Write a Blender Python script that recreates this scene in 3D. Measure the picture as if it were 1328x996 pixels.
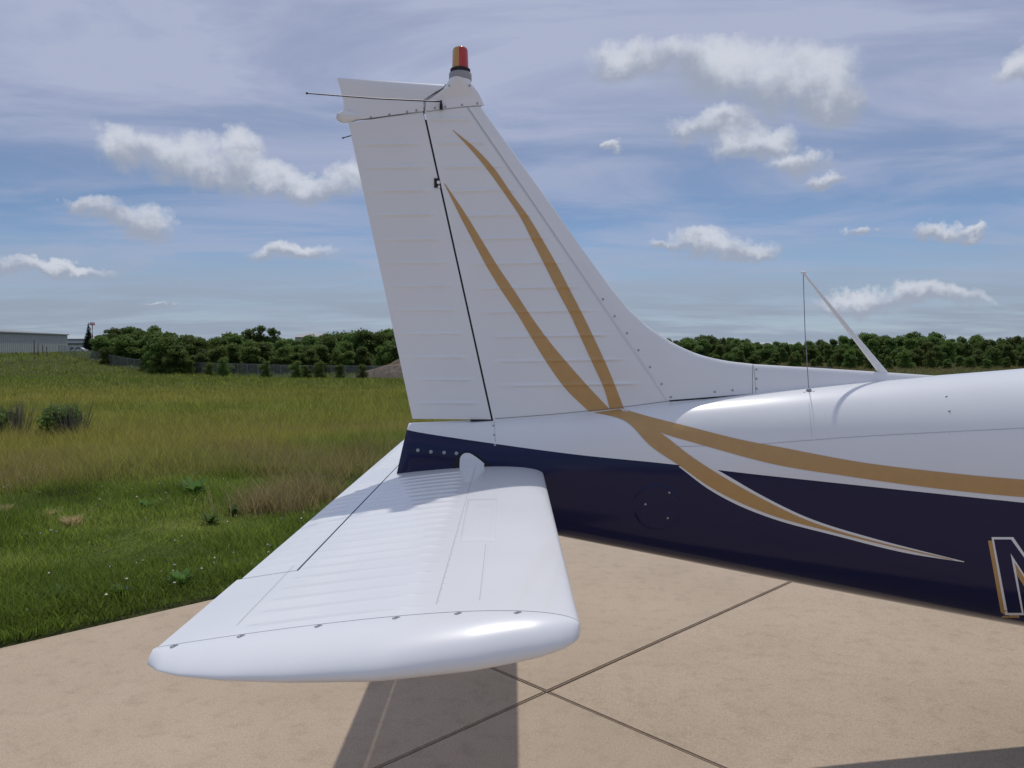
import bpy, bmesh, math, random
import numpy as np
from mathutils import Vector, noise as mnoise

random.seed(7); np.random.seed(7)
S = bpy.context.scene
C = S.collection
for o in list(bpy.data.objects): bpy.data.objects.remove(o)

# ------------------------------------------------------------------ camera
EYE = 1.72; F = 1013.0; CX, CY = 664.0, 498.0
PITCH = math.atan(48 / F)
cam = bpy.data.objects.new('camera', bpy.data.cameras.new('camera')); C.objects.link(cam)
cam.data.sensor_width = 23.6; cam.data.lens = 23.6 * F / 1328
cam.data.clip_start = 0.05; cam.data.clip_end = 6000
cam.location = (0, 0, EYE); cam.rotation_euler = (math.pi / 2 - PITCH, 0, 0)
S.camera = cam

def ray(px, py):
    x = (px - CX) / F; v = (CY - py) / F
    return Vector((x, math.cos(PITCH) + math.sin(PITCH) * v, -math.sin(PITCH) + math.cos(PITCH) * v))
def at_y(px, py, Y):
    d = ray(px, py); k = Y / d.y
    return Vector((d.x * k, Y, EYE + d.z * k))
def azel(px, py):
    d = ray(px, py).normalized()
    return math.atan2(d.x, d.y), math.asin(d.z)

# ------------------------------------------------------------------ light
SUNV = Vector((0.08, 0.5, 1.0)).normalized()
SUN_EL = math.asin(SUNV.z); SUN_AZ = math.atan2(SUNV.x, SUNV.y)
sun = bpy.data.objects.new('sun', bpy.data.lights.new('sun', 'SUN')); C.objects.link(sun)
sun.data.energy = 2.6; sun.data.angle = math.radians(0.8); sun.data.color = (1.0, 0.95, 0.87)
sun.rotation_euler = SUNV.to_track_quat('Z', 'Y').to_euler(); sun.location = (0, 20, 60)
S.view_settings.view_transform = 'Standard'; S.view_settings.look = 'None'
S.view_settings.exposure = -0.3; S.view_settings.gamma = 1.0
S.view_settings.use_curve_mapping = False
S.cycles.max_bounces = 5; S.cycles.diffuse_bounces = 3; S.cycles.glossy_bounces = 3; S.cycles.transmission_bounces = 4; S.cycles.transparent_max_bounces = 6

W = bpy.data.worlds.new('World'); S.world = W; W.use_nodes = True
def build_world():
    nt = W.node_tree; N = nt.nodes; L = nt.links
    for n in list(N): N.remove(n)
    out = N.new('ShaderNodeOutputWorld'); bg = N.new('ShaderNodeBackground')
    bg.inputs['Strength'].default_value = 0.1
    L.new(bg.outputs[0], out.inputs[0])
    sky = N.new('ShaderNodeTexSky'); sky.sky_type = 'NISHITA'; sky.sun_disc = False
    sky.sun_elevation = SUN_EL; sky.sun_rotation = SUN_AZ
    sky.air_density = 0.6; sky.dust_density = 0.0; sky.ozone_density = 2.0
    def val(x, sock):
        if isinstance(x, (int, float)): sock.default_value = x
        else: L.new(x, sock)
    def M(op, a, b=0.0, c=None, clamp=False):
        n = N.new('ShaderNodeMath'); n.operation = op; n.use_clamp = clamp
        val(a, n.inputs[0]); val(b, n.inputs[1])
        if c is not None: val(c, n.inputs[2])
        return n.outputs[0]
    def sstep(x, a, b, lo=0.0, hi=1.0):
        n = N.new('ShaderNodeMapRange'); n.interpolation_type = 'SMOOTHSTEP'
        val(x, n.inputs['Value']); n.inputs['From Min'].default_value = a; n.inputs['From Max'].default_value = b
        n.inputs['To Min'].default_value = lo; n.inputs['To Max'].default_value = hi
        return n.outputs[0]
    def mixc(f, a, b):
        n = N.new('ShaderNodeMix'); n.data_type = 'RGBA'
        val(f, n.inputs[0])
        for x, s in ((a, n.inputs[6]), (b, n.inputs[7])):
            if isinstance(x, tuple): s.default_value = x
            else: L.new(x, s)
        return n.outputs[2]
    def noise(vec, scale, detail=6, rough=0.55, dist=0.0):
        n = N.new('ShaderNodeTexNoise'); n.inputs['Scale'].default_value = scale
        n.inputs['Detail'].default_value = detail; n.inputs['Roughness'].default_value = rough
        n.inputs['Distortion'].default_value = dist
        L.new(vec, n.inputs['Vector']); return n.outputs[0]
    tc = N.new('ShaderNodeTexCoord')
    nrm = N.new('ShaderNodeVectorMath'); nrm.operation = 'NORMALIZE'; L.new(tc.outputs['Generated'], nrm.inputs[0])
    D = nrm.outputs[0]
    sep = N.new('ShaderNodeSeparateXYZ'); L.new(D, sep.inputs[0]); x, y, z = sep.outputs
    az = M('ARCTAN2', x, y); el = M('ARCSINE', z)
    # high veil of cirrus, mapped on a plane far above
    zz = M('ADD', M('MAXIMUM', z, 0.0), 0.10)
    cb = N.new('ShaderNodeCombineXYZ')
    L.new(M('DIVIDE', x, zz), cb.inputs[0]); L.new(M('MULTIPLY', M('DIVIDE', y, zz), 1.9), cb.inputs[1])
    cirr = noise(cb.outputs[0], 0.75, 6, 0.58, 0.6)
    veil = sstep(cirr, 0.36, 0.64, 0.0, 1.0)
    veil = M('MULTIPLY', M('ADD', M('MULTIPLY', veil, 0.55), sstep(el, 0.13, 0.34, 0.0, 0.60)), 1.0, clamp=True)
    low = sstep(el, 0.150, 0.04, 0.0, 1.0)
    lown = noise(cb.outputs[0], 0.55, 5, 0.62, 0.3)
    lowf = M('MULTIPLY', low, sstep(lown, 0.36, 0.58, 0.62, 1.0))
    col = mixc(veil, sky.outputs[0], (5.0, 5.55, 7.5, 1))
    col = mixc(lowf, col, (3.75, 4.5, 5.7, 1))
    # cumulus: a set of clouds at their own bearings and heights, broken up by noise
    wn = N.new('ShaderNodeTexNoise'); wn.inputs['Scale'].default_value = 13.0; wn.inputs['Detail'].default_value = 7; wn.inputs['Roughness'].default_value = 0.62
    L.new(D, wn.inputs['Vector'])
    wsep = N.new('ShaderNodeSeparateColor'); L.new(wn.outputs['Color'], wsep.inputs[0])
    az = M('ADD', az, M('MULTIPLY', M('SUBTRACT', wsep.outputs[0], 0.5), 0.13))
    el = M('ADD', el, M('MULTIPLY', M('SUBTRACT', wsep.outputs[1], 0.5), 0.085))
    nz = M('MULTIPLY', M('SUBTRACT', wsep.outputs[2], 0.5), 3.2)
    blobs = [(165, 197, 52, 30), (230, 205, 62, 34), (310, 200, 42, 36), (300, 228, 75, 26), (365, 232, 60, 26), (420, 242, 60, 22), (455, 222, 36, 28),
             (525, 235, 60, 34), (128, 262, 44, 18), (165, 278, 46, 18), (200, 284, 40, 26), (378, 329, 54, 14),
             (835, 84, 80, 32), (930, 92, 110, 42), (1030, 108, 100, 50), (1075, 130, 56, 34), (935, 160, 70, 22), (985, 185, 70, 24), (1040, 212, 62, 20), (1080, 235, 40, 12),
             (798, 193, 17, 9), (925, 318, 52, 18), (975, 326, 56, 16), (885, 320, 28, 9), (1105, 293, 20, 9), (1200, 300, 34, 14), (1240, 303, 30, 9),
             (1340, 80, 40, 30), (210, 401, 26, 5), (1110, 392, 70, 16), (1200, 385, 80, 18), (50, 352, 80, 12)]
    cae = N.new('ShaderNodeCombineXYZ'); L.new(az, cae.inputs[0]); L.new(el, cae.inputs[1]); ae = cae.outputs[0]
    best = None; vsum = None
    for (bx, by, rx, ry) in blobs:
        a0, e0 = azel(bx, by); a1, _ = azel(bx + rx, by); _, e1 = azel(bx, by - ry)
        sx, sy = 1 / ((a1 - a0) * 1.12), 1 / ((e1 - e0) * 1.12)
        ma = N.new('ShaderNodeVectorMath'); ma.operation = 'MULTIPLY_ADD'; L.new(ae, ma.inputs[0])
        ma.inputs[1].default_value = (sx, sy, 0); ma.inputs[2].default_value = (-a0 * sx, -e0 * sy, 0)
        dt = N.new('ShaderNodeVectorMath'); dt.operation = 'DOT_PRODUCT'; L.new(ma.outputs[0], dt.inputs[0]); L.new(ma.outputs[0], dt.inputs[1])
        dc = M('SUBTRACT', 1.0, dt.outputs['Value'], clamp=True)
        sp = N.new('ShaderNodeSeparateXYZ'); L.new(ma.outputs[0], sp.inputs[0]); dy = sp.outputs[1]
        vv = M('MULTIPLY', dc, dy)
        best = dc if best is None else M('MAXIMUM', best, dc)
        vsum = (vv, dc) if vsum is None else (M('ADD', vsum[0], vv), M('ADD', vsum[1], dc))
    # the same kind of cloud all round the rest of the sky
    side = M('MULTIPLY', sstep(M('ABSOLUTE', az), 0.66, 0.85), sstep(el, 0.03, 0.12))
    over = sstep(el, 0.48, 0.62)
    rest = M('MAXIMUM', side, over)
    scat = noise(cb.outputs[0], 0.55, 3, 0.5)
    best = M('MAXIMUM', best, M('MULTIPLY', rest, sstep(scat, 0.55, 0.72)))
    dens = sstep(M('ADD', best, M('MULTIPLY', nz, M('MINIMUM', M('MULTIPLY', best, 4.0), 0.42))), 0.0, 0.95)
    v = M('DIVIDE', vsum[0], M('ADD', vsum[1], 0.02))
    lum = sstep(M('ADD', v, M('MULTIPLY', nz, 0.60)), -0.42, 0.52)
    ccol = mixc(lum, (4.1, 4.6, 5.7, 1), (7.6, 8.0, 8.9, 1))
    col = mixc(M('MULTIPLY', dens, 0.93), col, ccol)
    L.new(col, bg.inputs['Color'])
build_world()

# ------------------------------------------------------------------ helpers
def mat(name, color, rough=0.5, metallic=0.0, coat=0.0, noise_amt=0.0, noise_scale=8.0, bump=0.0, bump_scale=60.0, spec=0.5, color2=None, emit=None):
    m = bpy.data.materials.new(name); m.use_nodes = True
    nt = m.node_tree; b = nt.nodes['Principled BSDF']
    b.inputs['Base Color'].default_value = (*color, 1); b.inputs['Roughness'].default_value = rough
    b.inputs['Metallic'].default_value = metallic; b.inputs['Coat Weight'].default_value = coat
    b.inputs['Coat Roughness'].default_value = 0.04; b.inputs['Specular IOR Level'].default_value = spec
    tc = nt.nodes.new('ShaderNodeTexCoord')
    if noise_amt > 0 or color2:
        n = nt.nodes.new('ShaderNodeTexNoise'); n.inputs['Scale'].default_value = noise_scale; n.inputs['Detail'].default_value = 8
        nt.links.new(tc.outputs['Object'], n.inputs['Vector'])
        mx = nt.nodes.new('ShaderNodeMix'); mx.data_type = 'RGBA'
        r = nt.nodes.new('ShaderNodeMapRange'); r.inputs['From Min'].default_value = 0.35; r.inputs['From Max'].default_value = 0.68
        nt.links.new(n.outputs[0], r.inputs[0]); nt.links.new(r.outputs[0], mx.inputs[0])
        c2 = color2 or tuple(c * (1 - noise_amt) for c in color)
        mx.inputs[6].default_value = (*color, 1); mx.inputs[7].default_value = (*c2, 1)
        nt.links.new(mx.outputs[2], b.inputs['Base Color'])
    if bump > 0:
        n2 = nt.nodes.new('ShaderNodeTexNoise'); n2.inputs['Scale'].default_value = bump_scale; n2.inputs['Detail'].default_value = 4
        nt.links.new(tc.outputs['Object'], n2.inputs['Vector'])
        bp = nt.nodes.new('ShaderNodeBump'); bp.inputs['Strength'].default_value = bump; bp.inputs['Distance'].default_value = 0.01
        nt.links.new(n2.outputs[0], bp.inputs['Height']); nt.links.new(bp.outputs[0], b.inputs['Normal'])
    return m

def mesh_obj(name, verts, faces, m, parent=None, smooth=True, loc=None):
    me = bpy.data.meshes.new(name); me.from_pydata([tuple(v) for v in verts], [], faces); me.update()
    bm = bmesh.new(); bm.from_mesh(me); bmesh.ops.remove_doubles(bm, verts=bm.verts, dist=1e-5)
    bmesh.ops.recalc_face_normals(bm, faces=bm.faces); bm.to_mesh(me); bm.free()
    if smooth:
        me.polygons.foreach_set('use_smooth', [True] * len(me.polygons)); me.set_sharp_from_angle(angle=math.radians(58))
    if isinstance(m, (list, tuple)):
        for k in m: me.materials.append(k)
    else: me.materials.append(m)
    o = bpy.data.objects.new(name, me); C.objects.link(o)
    if parent: o.parent = parent
    if loc: o.location = loc
    return o
def grid(fn, us, vs):
    """fn(u, v) -> point; returns verts, faces of an open sheet"""
    vt = [fn(u, v) for v in vs for u in us]; n = len(us)
    fc = [(j * n + i, j * n + i + 1, (j + 1) * n + i + 1, (j + 1) * n + i) for j in range(len(vs) - 1) for i in range(n - 1)]
    return vt, fc
def join(*parts):
    V, Fc = [], []
    for v, f in parts:
        k = len(V); V += list(v); Fc += [tuple(i + k for i in q) for q in f]
    return V, Fc
def box(x0, x1, y0, y1, z0, z1):
    v = [(x, y, z) for x in (x0, x1) for y in (y0, y1) for z in (z0, z1)]
    return v, [(0, 1, 3, 2), (4, 6, 7, 5), (0, 4, 5, 1), (2, 3, 7, 6), (0, 2, 6, 4), (1, 5, 7, 3)]
def tube(pts, radii, n=10):
    pts = [Vector(p) for p in pts]; V = []; Fc = []
    if not isinstance(radii, (list, tuple)): radii = [radii] * len(pts)
    for i, p in enumerate(pts):
        d = (pts[min(i + 1, len(pts) - 1)] - pts[max(i - 1, 0)]).normalized()
        a = d.orthogonal().normalized() if abs(d.z) < 0.99 else Vector((1, 0, 0)); b = d.cross(a).normalized(); a = b.cross(d)
        for k in range(n):
            t = 2 * math.pi * k / n; V.append(p + (a * math.cos(t) + b * math.sin(t)) * radii[i])
    for i in range(len(pts) - 1):
        for k in range(n): Fc.append((i * n + k, i * n + (k + 1) % n, (i + 1) * n + (k + 1) % n, (i + 1) * n + k))
    Fc.append(tuple(range(n))[::-1]); Fc.append(tuple((len(pts) - 1) * n + k for k in range(n)))
    return V, Fc
def lathe(profile, n=24, c=(0, 0, 0), axis='z'):
    V, Fc = [], []
    for (r, h) in profile:
        for k in range(n):
            t = 2 * math.pi * k / n; a, b = r * math.cos(t), r * math.sin(t)
            V.append((c[0] + a, c[1] + b, c[2] + h) if axis == 'z' else (c[0] + h, c[1] + a, c[2] + b) if axis == 'x' else (c[0] + a, c[1] + h, c[2] + b))
    for i in range(len(profile) - 1):
        for k in range(n): Fc.append((i * n + k, i * n + (k + 1) % n, (i + 1) * n + (k + 1) % n, (i + 1) * n + k))
    Fc.append(tuple(range(n))[::-1]); Fc.append(tuple((len(profile) - 1) * n + k for k in range(n)))
    return V, Fc
def tag(o, label=None, cat=None, group=None, kind=None):
    if label: o['label'] = label
    if cat: o['category'] = cat
    if group: o['group'] = group
    if kind: o['kind'] = kind
    return o
def empty(name, loc, label=None, cat=None, group=None):
    o = bpy.data.objects.new(name, None); C.objects.link(o); o.location = loc; o.empty_display_size = 0.2
    return tag(o, label, cat, group)
def copy_tree(o, parent=None):
    c = o.copy(); C.objects.link(c)
    if parent: c.parent = parent
    for ch in list(o.children): copy_tree(ch, c)
    return c
def ss(x, a, b):
    t = np.clip((x - a) / (b - a), 0, 1); return t * t * (3 - 2 * t)
def fbm(x, y, seed=0, octs=4):
    r = np.random.RandomState(seed); out = 0; amp = 1
    for o in range(octs):
        for _ in range(3):
            a = r.uniform(0, 6.28); k = (2 ** o) * r.uniform(0.7, 1.4); ph = r.uniform(0, 6.28)
            out = out + amp * np.sin(k * (x * math.cos(a) + y * math.sin(a)) + ph + 1.3 * np.sin(k * .6 * (x * math.sin(a) - y * math.cos(a)) + ph * 2)) / 3
        amp *= 0.55
    return out

# ------------------------------------------------------------------ ground
EDGE_P = (-2.5, 4.85); T = (0.715, 0.699); NRM = (-0.699, 0.715)
def s_of(x, y): return (x - EDGE_P[0]) * NRM[0] + (y - EDGE_P[1]) * NRM[1]
def terrain(x, y):
    s = s_of(x, y) + 0.06 * np.sin(3.1 * x) * np.cos(2.3 * y)
    drop = 3.1 * np.clip((y - 6) / 100, 0, 1) ** 0.9
    hump = 0.9 * np.exp(-((y - 92 - 0.05 * x) / 14) ** 2) * ss(-x, -30, 10) * 0.5
    rise = ss(-x, 62, 104) * ss(y, 120, 178)
    z = (-drop + hump) * (1 - rise) + 0.0 * rise
    z = z * np.clip(s / 12, 0, 1)
    z = z + np.where(s > 0, 0.03 * fbm(x * .5, y * .5, 3) * np.clip(s / 3, 0, 1) + 0.02, -0.035) * ss(400 - y, 0, 100)
    return z
def grass_color(x, y, s):
    """base colour of the sward by place: lush by the apron, seeding gold farther out"""
    n1 = fbm(x * .55, y * .8, 11); n2 = fbm(x * 1.9, y * 2.4, 12); n3 = fbm(x * .09, y * .22, 13)
    gold = ss(s + 2.2 * n1, 4.0, 9.0) * (0.62 + 0.38 * np.clip(n3 + 0.3, -1, 1))
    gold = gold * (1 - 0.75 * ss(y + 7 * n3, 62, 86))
    dry = np.clip(n2 * 0.8 + 0.1 * n1, 0, 1) * 0.35
    g = np.stack([0.075 + 0 * x, 0.108 + 0 * x, 0.014 + 0 * x], -1) * (1 + 0.38 * n2[..., None])
    au = np.array([0.150, 0.142, 0.028]); tan = np.array([0.21, 0.155, 0.07])
    k = np.clip(gold * 0.95, 0, 1)[..., None]
    c = g * (1 - k) + au * k
    c = c * (1 - dry[..., None] * 0.6) + tan * dry[..., None] * 0.6
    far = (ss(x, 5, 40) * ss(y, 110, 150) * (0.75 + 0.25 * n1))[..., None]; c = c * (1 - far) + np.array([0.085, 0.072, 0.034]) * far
    return np.clip(c, 0.008, 0.6)
def up_normal(nt, b, k=0.45):
    """thin blades and leaves: facet normal bent upward, so they take more light from above"""
    g = nt.nodes.new('ShaderNodeNewGeometry'); v = nt.nodes.new('ShaderNodeVectorMath'); v.operation = 'MULTIPLY_ADD'
    nt.links.new(g.outputs['Normal'], v.inputs[0]); v.inputs[1].default_value = (k, k, k); v.inputs[2].default_value = (0, 0, 0.8)
    n = nt.nodes.new('ShaderNodeVectorMath'); n.operation = 'NORMALIZE'; nt.links.new(v.outputs[0], n.inputs[0]); nt.links.new(n.outputs[0], b.inputs['Normal'])
def attr_mat(name, rough=0.8, transl=0.0, fine=0.0):
    m = bpy.data.materials.new(name); m.use_nodes = True; nt = m.node_tree; b = nt.nodes['Principled BSDF']
    a = nt.nodes.new('ShaderNodeAttribute'); a.attribute_name = 'Col'
    b.inputs['Roughness'].default_value = rough; b.inputs['Specular IOR Level'].default_value = 0.2
    src = a.outputs['Color']
    if fine:
        tc = nt.nodes.new('ShaderNodeTexCoord')
        mp = nt.nodes.new('ShaderNodeMapping'); mp.inputs['Scale'].default_value = (1, 0.35, 1); nt.links.new(tc.outputs['Object'], mp.inputs[0])
        n = nt.nodes.new('ShaderNodeTexNoise'); n.inputs['Scale'].default_value = fine; n.inputs['Detail'].default_value = 10; n.inputs['Roughness'].default_value = 0.7
        nt.links.new(mp.outputs[0], n.inputs['Vector'])
        r = nt.nodes.new('ShaderNodeMapRange'); r.inputs['From Min'].default_value = .3; r.inputs['From Max'].default_value = .7; r.inputs['To Min'].default_value = .55; r.inputs['To Max'].default_value = 1.4
        nt.links.new(n.outputs[0], r.inputs[0])
        mx = nt.nodes.new('ShaderNodeVectorMath'); mx.operation = 'SCALE'; nt.links.new(src, mx.inputs[0]); nt.links.new(r.outputs[0], mx.inputs['Scale'])
        src = mx.outputs[0]
        bp = nt.nodes.new('ShaderNodeBump'); bp.inputs['Strength'].default_value = .7; bp.inputs['Distance'].default_value = 0.15
        nt.links.new(n.outputs[0], bp.inputs['Height']); nt.links.new(bp.outputs[0], b.inputs['Normal'])
    nt.links.new(src, b.inputs['Base Color'])
    if transl:
        up_normal(nt, b)
        t = nt.nodes.new('ShaderNodeBsdfTranslucent'); nt.links.new(src, t.inputs['Color'])
        mx = nt.nodes.new('ShaderNodeMixShader'); mx.inputs[0].default_value = transl
        nt.links.new(b.outputs[0], mx.inputs[1]); nt.links.new(t.outputs[0], mx.inputs[2])
        nt.links.new(mx.outputs[0], nt.nodes['Material Output'].inputs[0])
    return m
def np_mesh(name, V, tris, cols, m, smooth=False):
    me = bpy.data.meshes.new(name); V = np.asarray(V, np.float32); tris = np.asarray(tris, np.int32); k = tris.shape[1]
    me.vertices.add(len(V)); me.vertices.foreach_set('co', V.ravel())
    me.loops.add(tris.size); me.loops.foreach_set('vertex_index', tris.ravel())
    me.polygons.add(len(tris)); me.polygons.foreach_set('loop_start', np.arange(0, tris.size, k, dtype=np.int32))
    me.polygons.foreach_set('loop_total', np.full(len(tris), k, np.int32))
    if smooth: me.polygons.foreach_set('use_smooth', np.ones(len(tris), bool))
    if cols is not None:
        a = me.color_attributes.new('Col', 'FLOAT_COLOR', 'POINT')
        c4 = np.ones((len(V), 4), np.float32); c4[:, :3] = cols; a.data.foreach_set('color', c4.ravel())
    me.update(calc_edges=True); me.materials.append(m)
    o = bpy.data.objects.new(name, me); C.objects.link(o); return o

def build_ground():
    gx = np.concatenate([-np.geomspace(2500, 16, 60), np.arange(-15.5, 12, 0.25), np.geomspace(12.5, 2500, 60)])
    gy = np.concatenate([-np.geomspace(400, 5, 14), np.arange(-4, 25, 0.25), np.geomspace(25.6, 4500, 110)])
    X, Y = np.meshgrid(gx, gy); Z = terrain(X, Y); s = s_of(X, Y)
    col = grass_color(X, Y, s) * (1 - 0.38 * ss(Y, 40, 110))[..., None]  # distant turf darkened in its colour, standing for the blades' shade on each other
    soil = np.array([0.028, 0.022, 0.016]); w = (1 - ss(s, 0.0, 0.10))[..., None]; col = col * (1 - w) + soil * w
    n = len(gx); idx = np.arange(len(gx) * len(gy)).reshape(len(gy), n)
    q = np.stack([idx[:-1, :-1], idx[:-1, 1:], idx[1:, 1:], idx[1:, :-1]], -1).reshape(-1, 4)
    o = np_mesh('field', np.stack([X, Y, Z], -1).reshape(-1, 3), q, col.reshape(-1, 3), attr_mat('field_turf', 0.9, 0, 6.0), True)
    tag(o, kind='structure')
build_ground()

def concrete_mat():
    m = bpy.data.materials.new('tan_concrete'); m.use_nodes = True; nt = m.node_tree; b = nt.nodes['Principled BSDF']; N = nt.nodes; L = nt.links
    g = N.new('ShaderNodeNewGeometry')
    def nz(s, d, r=.6):
        n = N.new('ShaderNodeTexNoise'); n.inputs['Scale'].default_value = s; n.inputs['Detail'].default_value = d; n.inputs['Roughness'].default_value = r
        L.new(g.outputs['Position'], n.inputs['Vector']); return n.outputs[0]
    def ramp(f, c0, c1, a, bb):
        r = N.new('ShaderNodeValToRGB'); r.color_ramp.elements[0].position = a; r.color_ramp.elements[1].position = bb
        r.color_ramp.elements[0].color = (*c0, 1); r.color_ramp.elements[1].color = (*c1, 1); L.new(f, r.inputs[0]); return r.outputs[0]
    def mul(a, c):
        x = N.new('ShaderNodeMix'); x.data_type = 'RGBA'; x.blend_type = 'MULTIPLY'; x.inputs[0].default_value = 1; L.new(a, x.inputs[6]); L.new(c, x.inputs[7]); return x.outputs[2]
    base = ramp(nz(1.1, 6), (0.41, 0.325, 0.235), (0.47, 0.375, 0.280), .35, .7)
    fine = ramp(nz(130, 3, .7), (0.78, 0.76, 0.74), (1.1, 1.1, 1.1), .32, .62)
    spots = ramp(nz(9, 8, .7), (0.86, 0.85, 0.84), (1.03, 1.03, 1.03), .3, .5)
    c = mul(mul(base, fine), spots)
    oi = N.new('ShaderNodeObjectInfo'); r = N.new('ShaderNodeMapRange'); r.inputs['To Min'].default_value = .95; r.inputs['To Max'].default_value = 1.04
    L.new(oi.outputs['Random'], r.inputs[0]); v = N.new('ShaderNodeVectorMath'); v.operation = 'SCALE'; L.new(c, v.inputs[0]); L.new(r.outputs[0], v.inputs['Scale'])
    L.new(v.outputs[0], b.inputs['Base Color']); b.inputs['Roughness'].default_value = .85
    bp = N.new('ShaderNodeBump'); bp.inputs['Strength'].default_value = .35; bp.inputs['Distance'].default_value = .004
    L.new(nz(90, 5, .7), bp.inputs['Height']); L.new(bp.outputs[0], b.inputs['Normal'])
    return m
def build_apron():
    root = empty('concrete_apron', (0, 0, 0)); tag(root, kind='structure')
    WID, LEN = 2.58, 3.8; g = 0.007; t0 = (0.174, 3.83)
    CM = concrete_mat()
    bm = bmesh.new(); bmesh.ops.create_cube(bm, size=1)
    for v in bm.verts: v.co = Vector((v.co.x * (LEN - 2 * g), v.co.y * (WID - 2 * g), v.co.z * 0.16))
    bmesh.ops.bevel(bm, geom=[e for e in bm.edges if all(v.co.z > 0 for v in e.verts)], offset=0.006, segments=2, affect='EDGES')
    me = bpy.data.meshes.new('slab'); bm.to_mesh(me); bm.free(); me.materials.append(CM)
    rz = math.atan2(T[1], T[0])
    s_b = s_of(*t0)
    for r in range(0, 13):
        for k in range(-6, 10):
            s = s_b + WID / 2 - r * WID; t = (k + 0.5) * LEN
            o = bpy.data.objects.new('slab', me); C.objects.link(o); o.parent = root
            o.location = (t0[0] + T[0] * t + NRM[0] * (s - s_b), t0[1] + T[1] * t + NRM[1] * (s - s_b), -0.08 - 0.0007 * ((r * 7 + k * 3) % 4))
            o.rotation_euler = (0, 0, rz)
build_apron()

# ------------------------------------------------------------------ airplane
YC = 3.26
AIR = empty('airplane', (4.0, YC, 0.0), 'white and navy light airplane with gold stripes parked on the tan concrete', 'airplane')
AO = Vector((4.0, YC, 0.0))
def loc(p): return Vector((p[0] - AO.x, p[1], p[2]))       # aircraft coordinates (x world, y from centreline) to the root's frame
WHITE = mat('white_paint', (0.80, 0.81, 0.82), 0.32, 0, 0.35, 0.04, 3.0)
WHITE_IN = WHITE
NAVY = mat('navy_paint', (0.009, 0.011, 0.055), 0.14, 0, 0.0, spec=0.34)
GOLD = mat('gold_paint', (0.52, 0.31, 0.115), 0.38, 0.1, 0.2, 0.06, 30.0)
TRIM = mat('white_trim', (0.8, 0.8, 0.79), 0.4, 0, 0.3)
SEAM = mat('seam_grey', (0.16, 0.16, 0.165), 0.7)
SOFT = mat('seam_pale', (0.50, 0.51, 0.52), 0.6)
DARK = mat('dark_gap', (0.015, 0.015, 0.016), 0.8)
STEEL = mat('screw_steel', (0.42, 0.42, 0.43), 0.38, 0.8, 0, 0.3, 90.0)
GLASS = mat('tinted_glass', (0.02, 0.025, 0.03), 0.05, 0, 0.5)
RUB = mat('black_rubber', (0.02, 0.02, 0.02), 0.8)

def put(name, vf, m, parent=None, smooth=True):
    """mesh part of the airplane, in aircraft coordinates"""
    return mesh_obj(name, [loc(v) for v in vf[0]], vf[1], m, parent or AIR, smooth)
def axy(px, py, yl=0.0):                                  # pixel -> aircraft point on the plane y = yl
    p = at_y(px, py, YC + yl); return p.x, p.z

ST = np.array([  # x, top, bottom, half-width
    (-.447, 1.402, 1.060, .052), (-.2, 1.412, 1.010, .098), (.125, 1.436, .950, .150), (.6, 1.487, .862, .220), (1.0, 1.530, .786, .280),
    (1.5, 1.577, .693, .345), (2.14, 1.628, .580, .420), (2.8, 1.69, .49, .50), (3.2, 1.82, .48, .54), (3.7, 2.06, .45, .58), (4.3, 2.16, .44, .59),
    (4.9, 2.08, .45, .58), (5.4, 1.70, .47, .55), (6.0, 1.56, .50, .50), (6.6, 1.46, .58, .42), (6.85, 1.36, .68, .32), (6.95, 1.24, .82, .18)])
def smooth_interp(x, xs, ys):
    m = np.gradient(ys, xs); i = int(np.clip(np.searchsorted(xs, x) - 1, 0, len(xs) - 2)); h = xs[i + 1] - xs[i]; t = (x - xs[i]) / h
    t = min(max(t, 0), 1)
    return (2*t**3-3*t**2+1)*ys[i] + (t**3-2*t**2+t)*h*m[i] + (-2*t**3+3*t**2)*ys[i+1] + (t**3-t**2)*h*m[i+1]
def sect(x):
    zt, zb, w = (smooth_interp(x, ST[:, 0], ST[:, k]) for k in (1, 2, 3))
    zc = zb + (zt - zb) * 0.50
    return zt, zb, w, zc
def fus_pt(x, a):                                          # a: 0 = crown, pi = keel (starboard side, y < 0)
    zt, zb, w, zc = sect(x); s, c = math.sin(a), math.cos(a); n = 2.45 if c > 0 else 3.5
    y = -w * abs(s) ** (2 / n); h = (zt - zc) if c > 0 else (zc - zb)
    return (x, y, zc + h * math.copysign(abs(c) ** (2 / n), c))
def fus_y(x, z):
    zt, zb, w, zc = sect(x); n = 2.45 if z > zc else 3.5
    h = (zt - zc) if z > zc else (zc - zb)
    return w * max(0.0, 1 - min(1, abs((z - zc) / h)) ** n) ** (1 / n)
def on_surf(px, py, yf, off=0.0012):
    y = 0.1
    for _ in range(25):
        x, z = axy(px, py, -y); y = 0.5 * y + 0.5 * yf(x, z)
    return (x, -y - off, z)
PAINT_PX = [(500, 553), (531, 558.5), (642, 575.5), (748, 589.6), (879, 603), (935, 610), (1100, 628), (1328, 652)]
PAINT = np.array([[q[0], q[2]] for q in (on_surf(a, b, fus_y, 0) for a, b in PAINT_PX)])
def paint_z(x):
    if x > PAINT[-1, 0]: return PAINT[-1, 1] - (x - PAINT[-1, 0]) * 0.02
    return float(smooth_interp(x, PAINT[:, 0], PAINT[:, 1]))
def paint_angle(x):
    zp = paint_z(x); lo, hi = 0.05, 3.0
    for _ in range(40):
        mid = (lo + hi) / 2
        if fus_pt(x, mid)[2] > zp: lo = mid
        else: hi = mid
    return lo
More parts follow.
